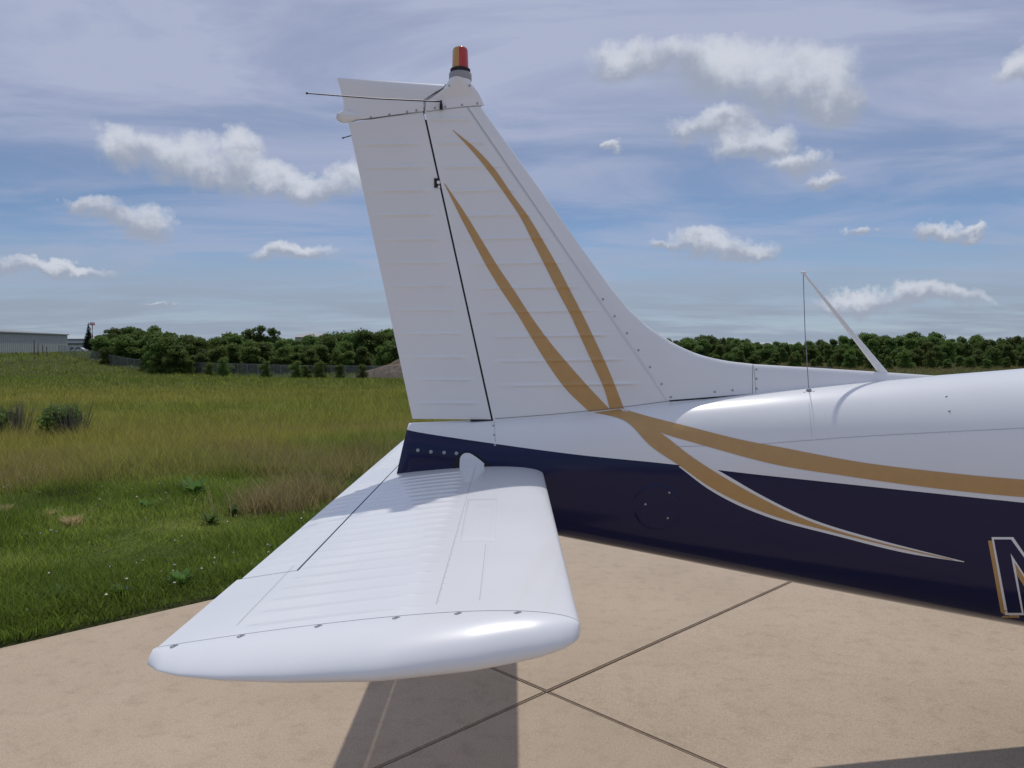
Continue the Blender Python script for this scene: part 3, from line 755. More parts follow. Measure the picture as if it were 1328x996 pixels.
# ---- sense antenna mast and wire
def build_mast():
    b0 = Vector((axy(1146, 481)[0], 0, axy(1146, 484)[1])); t0 = Vector((*axy(1043, 355),)); t0 = Vector((t0.x, 0, t0.y))
    V = []; n = 12
    for i, k in enumerate(np.linspace(0, 1, 10)):
        p = b0 * (1 - k) + t0 * k; ch = .016 * (1 - k) ** 1.2 + .0055; th = .006 * (1 - k) + .0035
        for j in range(n):
            a = 2 * math.pi * j / n; V.append((p.x + ch * math.cos(a), p.y + th * math.sin(a), p.z))
    Fc = [(i * n + j, i * n + (j + 1) % n, (i + 1) * n + (j + 1) % n, (i + 1) * n + j) for i in range(9) for j in range(n)] + [tuple(range(n)), tuple(9 * n + j for j in range(n))]
    m = put('antenna_mast', (V, Fc), WHITE)
    w0 = t0 + Vector((-.004, 0, -.004)); w1 = Vector(on_surf(1049, 507, fus_y, 0))
    put('antenna_wire', tube([w0, (w0 * .5 + w1 * .5) + Vector((-.004, 0, 0)), w1], .0016, 6), mat('wire_grey', (.25, .25, .25), .5, .4), m)
    put('insulator', tube([t0 + Vector((-.012, 0, .004)), t0 + Vector((.006, 0, .006))], .006, 8), TRIM, m)
    put('feed_through', lathe([(.012, -.002), (.010, .006), (.004, .012)], 12, tuple(w1)), STEEL, m)
    screws_px([(1043, 508.5), (1055, 507.5)], fus_y, m, RIVET)
build_mast()

# ---- the forward airplane: wing, gear, cabin, propeller (mostly out of the frame)
def build_front():
    for sg in (-1, 1):
        def wing(top):
            def f(c, v):
                y = sg * (.30 + v * 4.7); ch = 1.65 - .45 * max(0, v - .4) / .6; xl = 5.25 - .12 * max(0, v - .4)
                t = .115 * ch * 5 * (0.2969 * math.sqrt(c) - .126 * c - .3516 * c * c + .2843 * c ** 3 - .1015 * c ** 4) * math.sqrt(max(0, 1 - max(0, (v - .96) / .04) ** 2))
                return (xl - c * ch, y, .60 + .105 * (abs(y) - .3) + (t if top else -t) - .02 * c)
            return f
        cs = 1 - np.cos(np.linspace(0, math.pi / 2, 24)); vs = np.r_[np.linspace(0, .95, 14), np.linspace(.96, 1, 8)]
        w = put('wing', join(grid(wing(True), cs, vs), grid(wing(False), cs, vs)), WHITE)
        y = sg * 1.55
        lg = put('main_gear', tube([(4.45, y, .75), (4.45, y, .20)], .035, 10), WHITE)
        put('tyre', lathe([(.09, -.07), (.17, -.075), (.20, -.045), (.205, 0), (.20, .045), (.17, .075), (.09, .07)], 28, (4.45, y + sg * .10, .205), 'y'), RUB, lg)
        put('wheel_hub', lathe([(.095, -.072), (.03, -.08), (.03, .08), (.095, .072)], 20, (4.45, y + sg * .10, .205), 'y'), WHITE, lg)
        for (x0, x1) in ((3.25, 3.85), (3.92, 4.55), (4.62, 5.05)):
            def win(u, v):
                x = x0 + (x1 - x0) * u; zt = sect(x)[0]; z0 = 1.50; z = z0 + (zt - .10 - z0) * v; return (x, sg * (fus_y(x, z) + .003), z)
            put('cabin_window', grid(win, np.linspace(0, 1, 8), np.linspace(0, 1, 8)), GLASS)
    def ws(u, a):
        x = 5.05 + .33 * u; p = fus_pt(x, abs(a)); return (x, math.copysign(1, a) * -p[1] if a else 0, p[2] + .004)
    put('windshield', grid(ws, np.linspace(0, 1, 6), np.linspace(-1.05, 1.05, 20)), GLASS)
    ng = put('nose_gear', tube([(6.2, 0, .62), (6.25, 0, .2)], .035, 10), WHITE)
    put('tyre', lathe([(.09, -.06), (.16, -.065), (.185, -.04), (.19, 0), (.185, .04), (.16, .065), (.09, .06)], 28, (6.25, 0, .19), 'y'), RUB, ng)
    sp = put('spinner', lathe([(.17, 6.94), (.165, 7.05), (.12, 7.18), (.05, 7.27), (.005, 7.29)], 24, (0, 0, 1.03), 'x'), WHITE)
    for sg in (-1, 1):
        put('propeller_blade', grid(lambda u, v: (7.04 + .03 * (u - .5) + .05 * (1 - v) * (u - .5), (u - .5) * .14 * (1 - .4 * v), 1.03 + sg * (.1 + .72 * v)), np.linspace(0, 1, 4), np.linspace(0, 1, 8)), RUB, sp)
build_front()

# ------------------------------------------------------------------ grass
def build_grass():
    def sample(n, d0, d1, amax=0.80):
        a = np.random.uniform(-amax, amax, n); d = d0 * (d1 / d0) ** np.random.uniform(0, 1, n)
        x = d * np.tan(a); y = d; s = s_of(x, y)
        k = s > 0.0
        return x[k], y[k], s[k]
    Vs, Ts, Cs = [], [], []; base = 0
    def blades(x, y, s, hgt, wid, seg2, colmul, seed):
        nonlocal base
        r = np.random.RandomState(seed); n = len(x); z = terrain(x, y) - 0.01
        az = r.uniform(0, 2 * np.pi, n); lean = r.uniform(.15, 1.0, n) * hgt; la = r.uniform(0, 2 * np.pi, n)
        dx, dy = np.cos(az) * wid / 2, np.sin(az) * wid / 2; lx, ly = np.cos(la) * lean, np.sin(la) * lean
        c = grass_color(x, y, s) * colmul * r.uniform(.6, 1.45, n)[:, None]
        if seg2:
            P = np.stack([np.stack([x - dx, y - dy, z], -1), np.stack([x + dx, y + dy, z], -1),
                          np.stack([x - dx * .75 + lx * .35, y - dy * .75 + ly * .35, z + hgt * .55], -1), np.stack([x + dx * .75 + lx * .35, y + dy * .75 + ly * .35, z + hgt * .55], -1),
                          np.stack([x + lx, y + ly, z + hgt], -1)], 1).reshape(-1, 3)
            i = base + np.arange(n)[:, None] * 5
            t = np.concatenate([i + np.array([0, 1, 3]), i + np.array([0, 3, 2]), i + np.array([2, 3, 4])]); m = 5
        else:
            P = np.stack([np.stack([x - dx, y - dy, z], -1), np.stack([x + dx, y + dy, z], -1), np.stack([x + lx, y + ly, z + hgt], -1)], 1).reshape(-1, 3)
            i = base + np.arange(n)[:, None] * 3; t = i + np.array([0, 1, 2]); m = 3
        base += len(P); Vs.append(P); Ts.append(t); Cs.append(np.repeat(c, m, axis=0))
    x, y, s = sample(420000, 4.0, 15)
    tall = ss(s + 1.6 * fbm(x * .55, y * .8, 11), 3.0, 8.0); clump = np.clip(1 + .7 * fbm(x * 1.7, y * 1.7, 21), .35, 2.1)
    h = (np.random.uniform(.045, .12, len(x)) * (1 + 1.7 * tall)) * clump * (0.45 + .55 * ss(s, 0, .35))
    blades(x, y, s, h, np.random.uniform(.004, .010, len(x)), True, 2.3, 1)
    x, y, s = sample(330000, 14, 60)
    h = np.random.uniform(.12, .38, len(x)) * np.clip(1 + .5 * fbm(x * .8, y * .8, 22), .4, 1.8)
    blades(x, y, s, h, np.random.uniform(.010, .022, len(x)) * (y / 22), False, 2.3, 2)
    x, y, s = sample(240000, 50, 250)
    blades(x, y, s, np.random.uniform(.15, .55, len(x)) * (y / 100) ** .5, np.random.uniform(.05, .13, len(x)) * (y / 90), False, 2.0, 3)
    # pale seed heads among the taller grass
    x, y, s = sample(110000, 7.5, 24); k = (fbm(x * .55, y * .8, 11) + fbm(x * .3, y * .6, 31) * .8 > -0.1) & (s > 2.8)
    x, y, s = x[k], y[k], s[k]
    sv = base; blades(x, y, s, np.random.uniform(.22, .46, len(x)), np.random.uniform(.003, .007, len(x)), False, 1.0, 4)
    Cs[-1][:] = np.array([.34, .28, .115]) * np.repeat(np.random.uniform(.6, 1.3, len(x)), 3)[:, None]
    # straw tussock near the tail and thatch patches of cut grass
    def clump_at(px, py, D, n, rad, hh, col, wid=.006, seed=5):
        p = at_y(px, py, D); r = np.random.RandomState(seed)
        x = p.x + r.normal(0, rad, n); y = D + r.normal(0, rad * .8, n); s_ = np.full(n, 3.0)
        blades(x, y, s_, r.uniform(.4, 1, n) * hh, np.full(n, wid), True, 1.0, seed)
        Cs[-1][:] = np.array(col) * np.repeat(r.uniform(.6, 1.3, n), 5)[:, None]
    clump_at(350, 680, 8.0, 900, .22, .34, (.36, .29, .13), seed=6); clump_at(395, 660, 8.6, 1000, .24, .40, (.34, .28, .12), seed=7)
    for q, (px, py, D, rr) in enumerate(((93, 692, 7.35, .055), (65, 680, 7.7, .045), (5, 668, 8.0, .05))):
        clump_at(px, py, D, 420, rr * .62, .13, (.66, .52, .28), .009, 40 + q)
    o = np_mesh('grass', np.concatenate(Vs), np.concatenate(Ts), np.concatenate(Cs), attr_mat('grass_blades', .7, .5))
    tag(o, 'green and straw-gold grass covering the field beside the concrete', 'grass', kind='stuff')
    # clover heads and pale scraps
    n = 240; x, y, s = sample(2600, 4.6, 11); k = np.random.permutation(len(x))[:n]; x, y, s = x[k], y[k], s[k]
    V = []; Tq = []
    for i in range(len(x)):
        r = random.uniform(.006, .013); z = float(terrain(x[i], y[i])) + random.uniform(.07, .13); b = len(V)
        V += [(x[i] + r, y[i], z), (x[i] - r, y[i], z), (x[i], y[i] + r, z), (x[i], y[i] - r, z), (x[i], y[i], z + r), (x[i], y[i], z - r)]
        Tq += [(b + a, b + c, b + d) for a in (0, 1) for c in (2, 3) for d in (4, 5)]
    f = np_mesh('clover_flowers', V, Tq, None, mat('clover_white', (.55, .52, .45), .8))
    tag(f, 'tiny white clover heads scattered in the grass', 'flowers', kind='stuff')
build_grass()

# ------------------------------------------------------------------ trees, shrubs, weeds
def leaf_mat(name, c, hue=.12, transl=.52):
    m = bpy.data.materials.new(name); m.use_nodes = True; nt = m.node_tree; b = nt.nodes['Principled BSDF']; N = nt.nodes; L = nt.links
    b.inputs['Roughness'].default_value = .65; b.inputs['Specular IOR Level'].default_value = .25
    oi = N.new('ShaderNodeObjectInfo'); tc = N.new('ShaderNodeTexCoord'); n = N.new('ShaderNodeTexNoise'); n.inputs['Scale'].default_value = .9; n.inputs['Detail'].default_value = 6
    L.new(tc.outputs['Object'], n.inputs['Vector'])
    h = N.new('ShaderNodeHueSaturation'); h.inputs['Color'].default_value = (*c, 1)
    def rng(src, a, bb):
        r = N.new('ShaderNodeMapRange'); r.inputs['To Min'].default_value = a; r.inputs['To Max'].default_value = bb; L.new(src, r.inputs[0]); return r.outputs[0]
    L.new(rng(oi.outputs['Random'], .485, .515), h.inputs['Hue'])
    mu = N.new('ShaderNodeMath'); mu.operation = 'MULTIPLY'; L.new(rng(oi.outputs['Random'], .7, 1.25), mu.inputs[0]); L.new(rng(n.outputs[0], .55, 1.45), mu.inputs[1]); L.new(mu.outputs[0], h.inputs['Value'])
    L.new(h.outputs[0], b.inputs['Base Color']); up_normal(nt, b, 0.8)
    t = N.new('ShaderNodeBsdfTranslucent'); L.new(h.outputs[0], t.inputs['Color']); mx = N.new('ShaderNodeMixShader'); mx.inputs[0].default_value = transl
    L.new(b.outputs[0], mx.inputs[1]); L.new(t.outputs[0], mx.inputs[2]); L.new(mx.outputs[0], N['Material Output'].inputs[0])
    return m
BARK = mat('bark', (.09, .07, .05), .9, 0, 0, .4, 20.0)
LEAF_D = leaf_mat('leaf_dark', (.120, .185, .042)); LEAF_M = leaf_mat('leaf_mid', (.125, .190, .040)); LEAF_L = leaf_mat('leaf_light', (.125, .18, .036))
LEAF_C = leaf_mat('needle_dark', (.018, .040, .020)); DRY = leaf_mat('dry_stalk', (.34, .31, .24)); LEAF_G = leaf_mat('weed_leaf', (.12, .22, .05))
def crown_mesh(name, lumps, n, size, m, seed, fill=.35):
    r = np.random.RandomState(seed); L_ = np.array(lumps); w = L_[:, 3] ** 2; w /= w.sum()
    k = r.choice(len(L_), n, p=w); u = r.normal(size=(n, 3)); u /= np.linalg.norm(u, axis=1)[:, None]
    rad = np.where(r.uniform(size=n) < fill, r.uniform(.3, 1, n), r.uniform(.7, 1.25, n))
    c = L_[k, :3] + u * (L_[k, 3] * rad)[:, None] * np.array([1, 1, .85])
    a = r.normal(size=(n, 3)); a /= np.linalg.norm(a, axis=1)[:, None]; b = np.cross(a, u + .6 * r.normal(size=(n, 3))); b /= np.linalg.norm(b, axis=1)[:, None] + 1e-9
    s = size * r.uniform(.6, 1.5, n)[:, None]
    V = np.stack([c - a * s, c + b * s * .55, c + a * s, c - b * s * .55], 1).reshape(-1, 3)
    q = np.arange(n * 4).reshape(-1, 4)
    me = bpy.data.meshes.new(name); me.from_pydata(V.tolist(), [], q.tolist()); me.update(); me.materials.append(m); return me
def make_tree(h, w, seed, leafm, n=7500, size=.25, low=.0):
    r = random.Random(seed); lumps = []; limbs = []
    trunk = tube([(0, 0, -.3), (r.uniform(-.1, .1), r.uniform(-.1, .1), h * .35), (r.uniform(-.3, .3), r.uniform(-.3, .3), h * .8)], [h * .022 + .04, h * .016 + .03, .03], 8)
    parts = [trunk]
    for i in range(26):
        z = h * (low + (.93 - low) * r.uniform(.06, 1) ** .9); k = (1 - abs(2 * (z / h - low) / (1 - low) - .85) ** 2.2 * .62)
        a = r.uniform(0, 6.28); d = w * .5 * max(.1, k) * r.uniform(.3, 1.0); rad = w * r.uniform(.08, .19)
        lumps.append((d * math.cos(a), d * math.sin(a), z, rad)); parts.append(tube([(0, 0, z * .65), (d * .5 * math.cos(a), d * .5 * math.sin(a), z * .85), (d * math.cos(a), d * math.sin(a), z)], [.06, .045, .02], 5))
    lumps.append((0, 0, h * .86, w * .15)); lumps.append((r.uniform(-.4, .4), 0, h * .6, w * .28)); lumps.append((0, r.uniform(-.4, .4), h * .4, w * .26))
    if low < .1:
        for i in range(6):
            a = i * 1.05; lumps.append((w * .27 * math.cos(a), w * .27 * math.sin(a), h * r.uniform(.08, .2), w * .2))
    v, f = join(*parts); tm = bpy.data.meshes.new('trunk'); tm.from_pydata([tuple(p) for p in v], [], f); tm.update(); tm.materials.append(BARK)
    return tm, crown_mesh('crown', lumps, n, size, leafm, seed)
KINDS = {}
for i in range(4):
    KINDS['d%d' % i] = make_tree(9, 6.5 + .5 * i, 30 + i, LEAF_D); KINDS['m%d' % i] = make_tree(8.5, 6.2 + .4 * i, 50 + i, LEAF_M); KINDS['l%d' % i] = make_tree(7, 5.5, 70 + i, LEAF_L, 4200, .2, .05)
KINDS['tall'] = make_tree(12, 4.2, 91, LEAF_D, 2600, .2, .45)
def place_tree(kind, x, y, h, name, label, cat, group=None, sx=1.0):
    tm, cm = KINDS[kind]; base = max(v.co.z for v in tm.vertices) / .8
    k = h / base
    e = empty(name, (x, y, float(terrain(np.array(x), np.array(y)))), label, cat, group)
    e.scale = (k * sx, k * sx, k); e.rotation_euler = (0, 0, random.uniform(0, 6.28))
    for nm, me in (('trunk', tm), ('crown', cm)):
        o = bpy.data.objects.new(nm, me); C.objects.link(o); o.parent = e
    return e
def build_trees():
    R = random.Random(5)
    # the wood behind the fence
    top = [(112, 446), (128, 432), (150, 424), (190, 419), (222, 421), (245, 428), (262, 431), (300, 431), (330, 428), (375, 434), (400, 437), (425, 424), (445, 430), (480, 421), (512, 420), (560, 424), (640, 424), (760, 428), (860, 432)]
    tx = [p[0] for p in top]; ty = [p[1] for p in top]
    g = 'trees of the wood behind the chain-link fence'
    for row, (D, kinds, dh, step) in enumerate(((168, 'd', 0, 17), (152, 'dm', -.8, 18), (140, 'ml', -2.6, 20))):
        px = 128 + 5 * row if row else 134
        while px < 860:
            Dq = D + R.uniform(-4, 4) - (0 if px > 200 else -22 + 0 * px); x = (px - CX) / F * Dq
            zg = float(terrain(np.array(x), np.array(Dq))); h = at_y(px, np.interp(px, tx, ty) + R.uniform(-5, 4), Dq).z - zg + dh * R.uniform(.3, 1.3)
            k = R.choice(kinds) + str(R.randrange(4))
            place_tree(k, x, Dq, max(3.5, h), 'broadleaf_tree', 'green broadleaf tree in the dense wood behind the chain-link fence', 'tree', g, R.uniform(.9, 1.4))
            px += step * R.uniform(.6, 1.4) * (1 if px < 520 else 2.2)
    for i, px in enumerate((320, 335, 350)):
        x = (px - CX) / F * 160; zg = float(terrain(np.array(x), np.array(160.))); h = at_y(px, (416, 410, 414)[i], 160).z - zg
        place_tree('tall', x, 160 + i, h, 'tall_tree', 'tall open-crowned dark tree rising above the wood behind the fence', 'tree', 'tall trees rising above the wood', 1.0)
    # the wood across the field, beyond the nose side
    top = [(860, 436), (900, 434), (960, 433), (1000, 441), (1030, 441), (1060, 437), (1100, 432), (1150, 430), (1200, 428), (1240, 434), (1290, 433), (1328, 430), (1500, 430)]
    tx = [p[0] for p in top]; ty = [p[1] for p in top]
    for row, (D, kinds, dh, step) in enumerate(((250, 'd', 0, 17), (238, 'dm', -.6, 18), (224, 'md', -1.6, 22), (186, 'mmd', -3.4, 24), (172, 'ml', -5.2, 26))):
        px = 858 + 5 * row
        while px < 1480:
            Dq = D + R.uniform(-5, 5); x = (px - CX) / F * Dq; zg = float(terrain(np.array(x), np.array(Dq)))
            h = at_y(px, np.interp(px, tx, ty) + R.uniform(-5, 5), Dq).z - zg + dh * R.uniform(.6, 1.2)
            place_tree(R.choice(kinds) + str(R.randrange(4)), x, Dq, max(2.6, h), 'broadleaf_tree', 'green broadleaf tree in the far wood seen above the fuselage', 'tree', 'trees of the far wood above the fuselage', R.uniform(.8, 1.25))
            px += step * R.uniform(.75, 1.25)
    # saplings and bushes along the fence
    for px, D, h in ((200, 143, 2.6), (228, 139, 3.4), (236, 137, 2.8), (246, 136, 2.4), (290, 127, 3.6), (272, 130, 2.6), (345, 122, 3.0), (385, 116, 3.2), (397, 115, 2.4), (415, 113, 3.3), (440, 111, 2.6), (470, 108, 2.6)):
        place_tree('l%d' % (px % 4), (px - CX) / F * D, D, h, 'sapling', 'bright green sapling growing along the chain-link fence', 'sapling', 'saplings along the fence', 1.0)
build_trees()
def build_conifer():
    D = 255.; x = (116 - CX) / F * D; n = 1500; r = np.random.RandomState(3); h = 9.5
    lumps = [(0, 0, h * t, 1.9 * (1 - t) + .15) for t in np.linspace(.12, .97, 16)]
    cm = crown_mesh('crown', lumps, 2600, .22, LEAF_C, 8); v, f = tube([(0, 0, -.3), (0, 0, h)], [.2, .03], 8)
    e = empty('conifer_tree', (x, D, float(terrain(np.array(x), np.array(D)))), 'small dark conifer standing beside the white buildings', 'tree')
    o = bpy.data.objects.new('crown', cm); C.objects.link(o); o.parent = e; mesh_obj('trunk', v, f, BARK, e)
build_conifer()
def build_shrubs():
    for i, (px, py, D, w, h, lab) in enumerate(((68, 566, 18.6, 1.0, .85, 'rounded green shrub with grey dry stalks standing alone in the gold grass'), (-6, 560, 19.2, 1.1, .85, 'green shrub in the gold grass beside the dry-stalked shrub'))):
        x = (px - CX) / F * D; z = float(terrain(np.array(x), np.array(D)))
        e = empty('shrub', (x, D, z), lab, 'shrub'); R = random.Random(i)
        lumps = [(R.uniform(-.3, .3) * w, R.uniform(-.3, .3) * w, h * R.uniform(.3, .75), .22 * w * R.uniform(.7, 1.2)) for _ in range(10)]
        o = bpy.data.objects.new('crown', crown_mesh('crown', lumps, 2600, .035, LEAF_L, 60 + i, .6)); C.objects.link(o); o.parent = e
        pts = []
        for k in range(150):
            a = R.uniform(0, 6.28); q = R.uniform(0, .5) * w; t = R.uniform(.5, 1.05) * h
            ox = (.45 * w if k % 3 else 0); pts.append(tube([(ox + .5 * q * math.cos(a), .5 * q * math.sin(a), 0), (ox + q * math.cos(a), q * math.sin(a), t)], [.006, .003], 4))
        v, f = join(*pts); mesh_obj('stalks', v, f, DRY, e)
    spots = ((250, 640, 8.9, .30), (185, 660, 8.1, .16), (200, 656, 8.2, .13), (270, 690, 7.4, .16), (300, 672, 7.8, .14), (152, 790, 5.2, .13), (230, 770, 5.5, .16), (60, 800, 5.1, .15))
    for i, (px, py, D, h) in enumerate(spots):
        x = (px - CX) / F * D; z = float(terrain(np.array(x), np.array(D))); V = []; Fc = []; R = random.Random(100 + i)
        for k in range(26):
            a = R.uniform(0, 6.28); l = h * R.uniform(.5, 1.1); up = R.uniform(.35, 1.0); w = h * .11; b = len(V); ca, sa = math.cos(a), math.sin(a)
            for t, ww in ((.05, .3), (.4, 1), (.75, .8), (1, .05)):
                d = l * t * (1.15 - up * .6); zz = h * up * t * (1.25 - .45 * t)
                V += [(d * ca - w * ww * sa, d * sa + w * ww * ca, zz), (d * ca + w * ww * sa, d * sa - w * ww * ca, zz)]
            Fc += [(b + 2 * j, b + 2 * j + 1, b + 2 * j + 3, b + 2 * j + 2) for j in range(3)]
        o = mesh_obj('weed', V, Fc, LEAF_G, None, True, (x, D, z))
        tag(o, 'tall leafy green weed standing above the grass' if i == 0 else 'low broad-leaved weed in the green grass near the concrete', 'weed', None if i == 0 else 'low weeds in the grass')
build_shrubs()

# ------------------------------------------------------------------ fence, mound, buildings
def build_fence():
    P = [(-102., 176.), (-70., 150.), (-42., 125.), (-15., 104.), (14., 97.), (40., 96.)]
    e = empty('chain_link_fence', (P[0][0], P[0][1], float(terrain(np.array(P[0][0]), np.array(P[0][1])))), 'grey chain-link fence along the far side of the field', 'fence')
    o0 = Vector(e.location); FM = mat('fence_steel', (.28, .28, .28), .5, .6)
    d = np.r_[0, np.cumsum([math.hypot(b[0] - a[0], b[1] - a[1]) for a, b in zip(P, P[1:])])]
    s = np.arange(0, d[-1], 3.0); X = np.interp(s, d, [p[0] for p in P]); Y = np.interp(s, d, [p[1] for p in P]); Z = terrain(X, Y)
    v, f = tube([(0, 0, -.3), (0, 0, 2.1)], .04, 8); me = bpy.data.meshes.new('post'); me.from_pydata([tuple(q) for q in v], [], f); me.update(); me.materials.append(FM)
    for x, y, z in zip(X, Y, Z):
        o = bpy.data.objects.new('post', me); C.objects.link(o); o.parent = e; o.location = Vector((x, y, z)) - o0
    v, f = tube([Vector((x, y, z + 2.05)) - o0 for x, y, z in zip(X, Y, Z)], .025, 6); mesh_obj('top_rail', v, f, FM, e)
    m = bpy.data.materials.new('chain_link'); m.use_nodes = True; nt = m.node_tree; N = nt.nodes; L = nt.links; b = N['Principled BSDF']
    b.inputs['Base Color'].default_value = (.30, .30, .30, 1); b.inputs['Metallic'].default_value = .5; b.inputs['Roughness'].default_value = .55
    tc = N.new('ShaderNodeUVMap'); tr = N.new('ShaderNodeBsdfTransparent'); mx = N.new('ShaderNodeMixShader')
    outs = []
    for ang in (.785, -.785):
        mp = N.new('ShaderNodeMapping'); mp.inputs['Rotation'].default_value = (0, 0, ang); L.new(tc.outputs[0], mp.inputs[0])
        w = N.new('ShaderNodeTexWave'); w.inputs['Scale'].default_value = 5.0; w.inputs['Distortion'].default_value = 0; L.new(mp.outputs[0], w.inputs[0])
        g = N.new('ShaderNodeMath'); g.operation = 'GREATER_THAN'; g.inputs[1].default_value = .93; L.new(w.outputs[1], g.inputs[0]); outs.append(g.outputs[0])
    mm = N.new('ShaderNodeMath'); mm.operation = 'MAXIMUM'; L.new(outs[0], mm.inputs[0]); L.new(outs[1], mm.inputs[1])
    L.new(mm.outputs[0], mx.inputs[0]); L.new(tr.outputs[0], mx.inputs[1]); L.new(b.outputs[0], mx.inputs[2]); L.new(mx.outputs[0], N['Material Output'].inputs[0])
    V = []; 
    for x, y, z in zip(X, Y, Z): V += [Vector((x, y - .05, z + .03)) - o0, Vector((x, y - .05, z + 2.03)) - o0]
    me = bpy.data.meshes.new('wire_mesh'); me.from_pydata([tuple(q) for q in V], [], [(2 * i, 2 * i + 2, 2 * i + 3, 2 * i + 1) for i in range(len(X) - 1)]); me.update()
    uv = me.uv_layers.new(); 
    for i in range(len(X) - 1):
        for k, c in enumerate(((s[i], 0), (s[i + 1], 0), (s[i + 1], 2), (s[i], 2))): uv.data[4 * i + k].uv = c
    me.materials.append(m); o = bpy.data.objects.new('wire_mesh', me); C.objects.link(o); o.parent = e
build_fence()
def build_mound():
    D = 119.; x0 = (524 - CX) / F * D; z0 = float(terrain(np.array(x0), np.array(D))); n = 49
    g = np.linspace(-1, 1, n); X, Y = np.meshgrid(g, g); r = np.sqrt(X ** 2 + Y ** 2)
    H = 3.6 * np.clip(1 - r, 0, 1) ** .9 * (1 + .22 * fbm(X * 4, Y * 4, 41)) + .12 * fbm(X * 16, Y * 16, 42) * (r < .97)
    V = np.stack([X * 8.6, Y * 5, H - .15], -1).reshape(-1, 3); idx = np.arange(n * n).reshape(n, n)
    q = np.stack([idx[:-1, :-1], idx[:-1, 1:], idx[1:, 1:], idx[1:, :-1]], -1).reshape(-1, 4)
    o = mesh_obj('dirt_mound', V.tolist(), q.tolist(), mat('dirt', (.20, .145, .10), .95, 0, 0, .45, 1.2, .6, 4.0), None, True, (x0, D, z0))
    tag(o, 'mound of bare brown dirt behind the chain-link fence', 'mound')
build_mound()
def build_buildings():
    # big hangar
    A_ = Vector(((0 - CX) / F * 180., 180., 0)); B_ = Vector(((88.5 - CX) / F * 220., 220., 0)); dr = (B_ - A_).normalized()
    cen = B_ - dr * 25; D = 220.; zg = at_y(88, 459.5, 220.).z
    wall = mat('grey_green_siding', (.40, .42, .40), .6, 0, 0, .06, .4); roofm = mat('roof_grey', (.25, .26, .26), .6)
    e = empty('hangar', (cen.x, cen.y, zg), 'long low grey-green metal hangar at the far edge of the field', 'building')
    e.rotation_euler = (0, 0, math.atan2(dr.y, dr.x)); Lh = 50.; H = at_y(88, 433.5, D).z - zg
    mesh_obj('wall', *box(-Lh / 2, Lh / 2, 0, 30, -.5, H), wall, e, False)
    rib = bpy.data.meshes.new('wall_rib'); v, f = box(-.06, .06, -.05, -.003, 0, H - .15); rib.from_pydata(v, [], f); rib.update(); rib.materials.append(wall)
    for k in range(50):
        o = bpy.data.objects.new('wall_rib', rib); C.objects.link(o); o.parent = e; o.location = (-Lh / 2 + .5 + k, 0, 0)
    mesh_obj('roof', [(-Lh / 2 - .3, -.4, H + .003), (Lh / 2 + .3, -.4, H + .003), (Lh / 2 + .3, 15, H + 1.2), (-Lh / 2 - .3, 15, H + 1.2), (-Lh / 2 - .3, 30.4, H + .003), (Lh / 2 + .3, 30.4, H + .003), (-Lh / 2 - .3, -.4, H - .25), (Lh / 2 + .3, -.4, H - .25)],
             [(0, 1, 2, 3), (3, 2, 5, 4), (0, 6, 7, 1), (0, 3, 4), (1, 5, 2)], roofm, e, False)
    mesh_obj('base_strip', *box(-Lh / 2 - .02, Lh / 2 + .02, -.06, -.002, -.5, .35), mat('hangar_base', (.16, .14, .12), .8), e, False)
    # white buildings beyond
    D = 262.; x0 = (80 - CX) / F * D; x1 = (117 - CX) / F * D; zg = float(terrain(np.array(x1), np.array(D))) - .3
    H = at_y(100, 446.5, D).z - zg
    e = empty('white_building', ((x0 + x1) / 2, D, zg), 'low white building beside the hangar with a dark eave', 'building'); hw = (x1 - x0) / 2
    mesh_obj('wall', *box(-hw, hw, 0, 14, -.5, H), mat('white_wall', (.6, .61, .62), .7), e, False)
    mesh_obj('eave', *box(-hw - .2, hw + .2, -.5, 14.2, H + .003, H + .45), mat('dark_eave', (.14, .14, .15), .6), e, False)
    wm = bpy.data.meshes.new('window'); v, f = box(-.6, .6, -.05, -.003, 1.0, 2.0); wm.from_pydata(v, [], f); wm.update(); wm.materials.append(GLASS)
    for k in range(4):
        o = bpy.data.objects.new('window', wm); C.objects.link(o); o.parent = e; o.location = (-hw + 1.5 + k * 2.1, 0, 0)
    D2 = 300.; xa = (82 - CX) / F * D2; xb = (109.5 - CX) / F * D2; zg2 = float(terrain(np.array(xa), np.array(D2))) - .3; H2 = at_y(95, 441, D2).z - zg2
    e2 = empty('tall_white_shed', ((xa + xb) / 2, D2, zg2), 'taller white shed behind the low white building', 'building'); hw = (xb - xa) / 2
    mesh_obj('wall', *box(-hw, hw, 0, 20, -.5, H2), mat('shed_white', (.55, .57, .6), .7), e2, False)
    mesh_obj('roof', *box(-hw - .3, hw + .3, -.4, 20.4, H2 + .003, H2 + .5), mat('shed_roof', (.18, .20, .23), .6), e2, False)
    # pale roof behind the wood
    D3 = 215.; x = (402 - CX) / F * D3; zt = at_y(402, 431.5, D3).z; zg3 = float(terrain(np.array(x), np.array(D3)))
    e3 = empty('barn', (x, D3, zg3), 'pale grey roof of a barn showing above the wood', 'building'); h = zt - zg3
    mesh_obj('wall', *box(-4, 4, 0, 10, -.3, h - 1.2), mat('barn_wall', (.4, .38, .36), .8), e3, False)
    mesh_obj('roof', [(-4.4, -.4, h - 1.2), (4.4, -.4, h - 1.2), (3.2, 5, h), (-3.2, 5, h), (-4.4, 10.4, h - 1.2), (4.4, 10.4, h - 1.2)], [(0, 1, 2, 3), (3, 2, 5, 4), (0, 3, 4), (1, 5, 2)], mat('barn_roof', (.36, .35, .35), .7), e3, False)
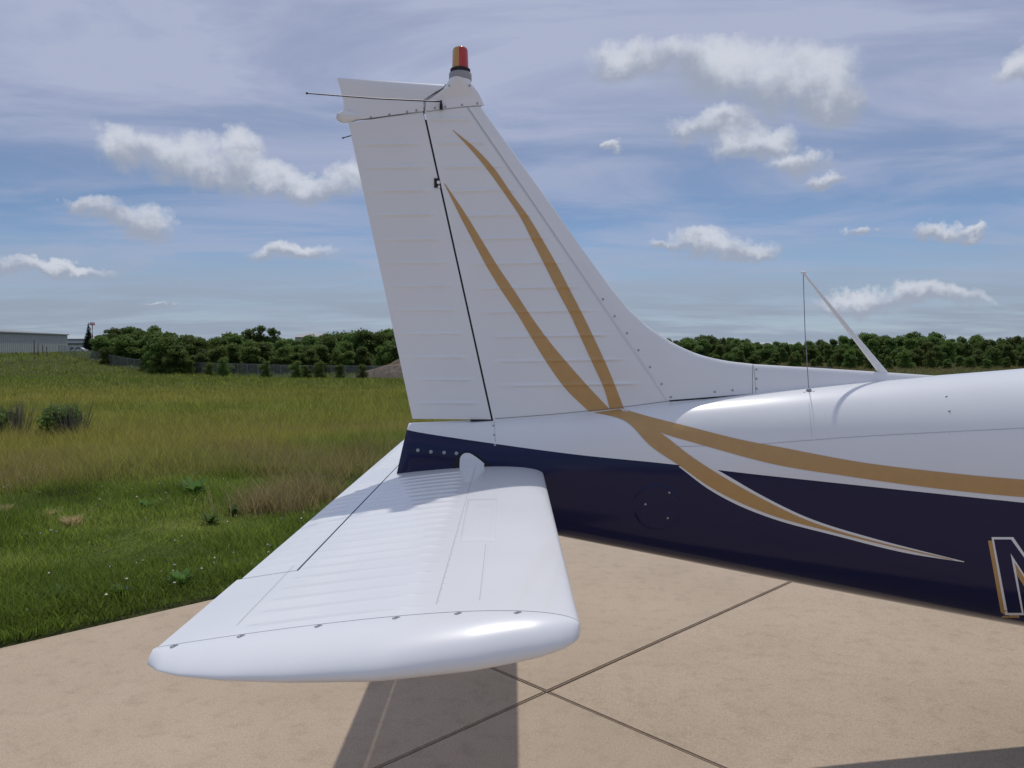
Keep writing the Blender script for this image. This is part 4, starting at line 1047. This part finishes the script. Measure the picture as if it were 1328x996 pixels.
    # warning mast
    D4 = 330.; x = (121 - CX) / F * D4; zg4 = float(terrain(np.array(x), np.array(D4))); zt = at_y(121, 418, D4).z; h = zt - zg4
    e4 = empty('beacon_mast', (x, D4, zg4), 'slender red and white mast with a box on top', 'mast')
    RED = mat('mast_red', (.5, .06, .04), .6); WH = mat('mast_white', (.65, .65, .66), .6)
    for k in range(6):
        v, f = tube([(0, 0, h * .9 * k / 6), (0, 0, h * .9 * (k + 1) / 6 - .003)], .18, 8); mesh_obj('mast_section', v, f, RED if k % 2 else WH, e4)
    mesh_obj('mast_box', *box(-.75, .75, -.75, .75, h * .9, h * .9 + 1.1), RED, e4, False); mesh_obj('box_band', *box(-.78, .78, -.78, .78, h * .9 + .35, h * .9 + .75), WH, e4, False)
    # parked car by the white building
    D5 = 240.; x = (104 - CX) / F * D5; zg5 = float(terrain(np.array(x), np.array(D5)))
    e5 = empty('parked_car', (x, D5, zg5), 'small white car parked in front of the white building', 'car')
    prof = [(-2.1, .35), (-2.15, .8), (-1.5, .95), (-.9, 1.42), (.7, 1.45), (1.4, .95), (2.1, .85), (2.15, .35)]
    V = [(x_, y_, z_) for y_ in (-.85, .85) for x_, z_ in prof]; k = len(prof)
    mesh_obj('body', V, [tuple(range(k)), tuple(range(2 * k - 1, k - 1, -1))] + [(i, i + k, (i + 1) % k + k, (i + 1) % k) for i in range(k)], mat('car_white', (.6, .62, .64), .3, 0, .5), e5, False)
    mesh_obj('window', [(-1.3, -.86, .98), (-.85, -.86, 1.36), (.65, -.86, 1.38), (1.15, -.86, .98)], [(0, 1, 2, 3)], GLASS, e5, False)
    for sx in (-1.35, 1.35):
        for sy in (-.8, .8): mesh_obj('wheel', *lathe([(.32, -.1), (.33, 0), (.32, .1)], 16, (sx, sy, .33), 'y'), RUB, e5)
    # posts on the bank by the hangar
    for px, D6, hh in ((45, 172, 3.3), (50, 171, 2.7), (56, 170, 2.4), (61, 168, 2.1)):
        x = (px - CX) / F * D6; z = float(terrain(np.array(x), np.array(D6)))
        o = mesh_obj('wooden_post', *tube([(0, 0, -.3), (0, 0, hh * .5), (.03, 0, hh)], [.10, .09, .08], 8), mat('weathered_wood', (.10, .095, .09), .9), None, True, (x, D6, z))
        tag(o, 'dark weathered post standing in front of the hangar', 'post', 'posts in front of the hangar')
build_buildings()
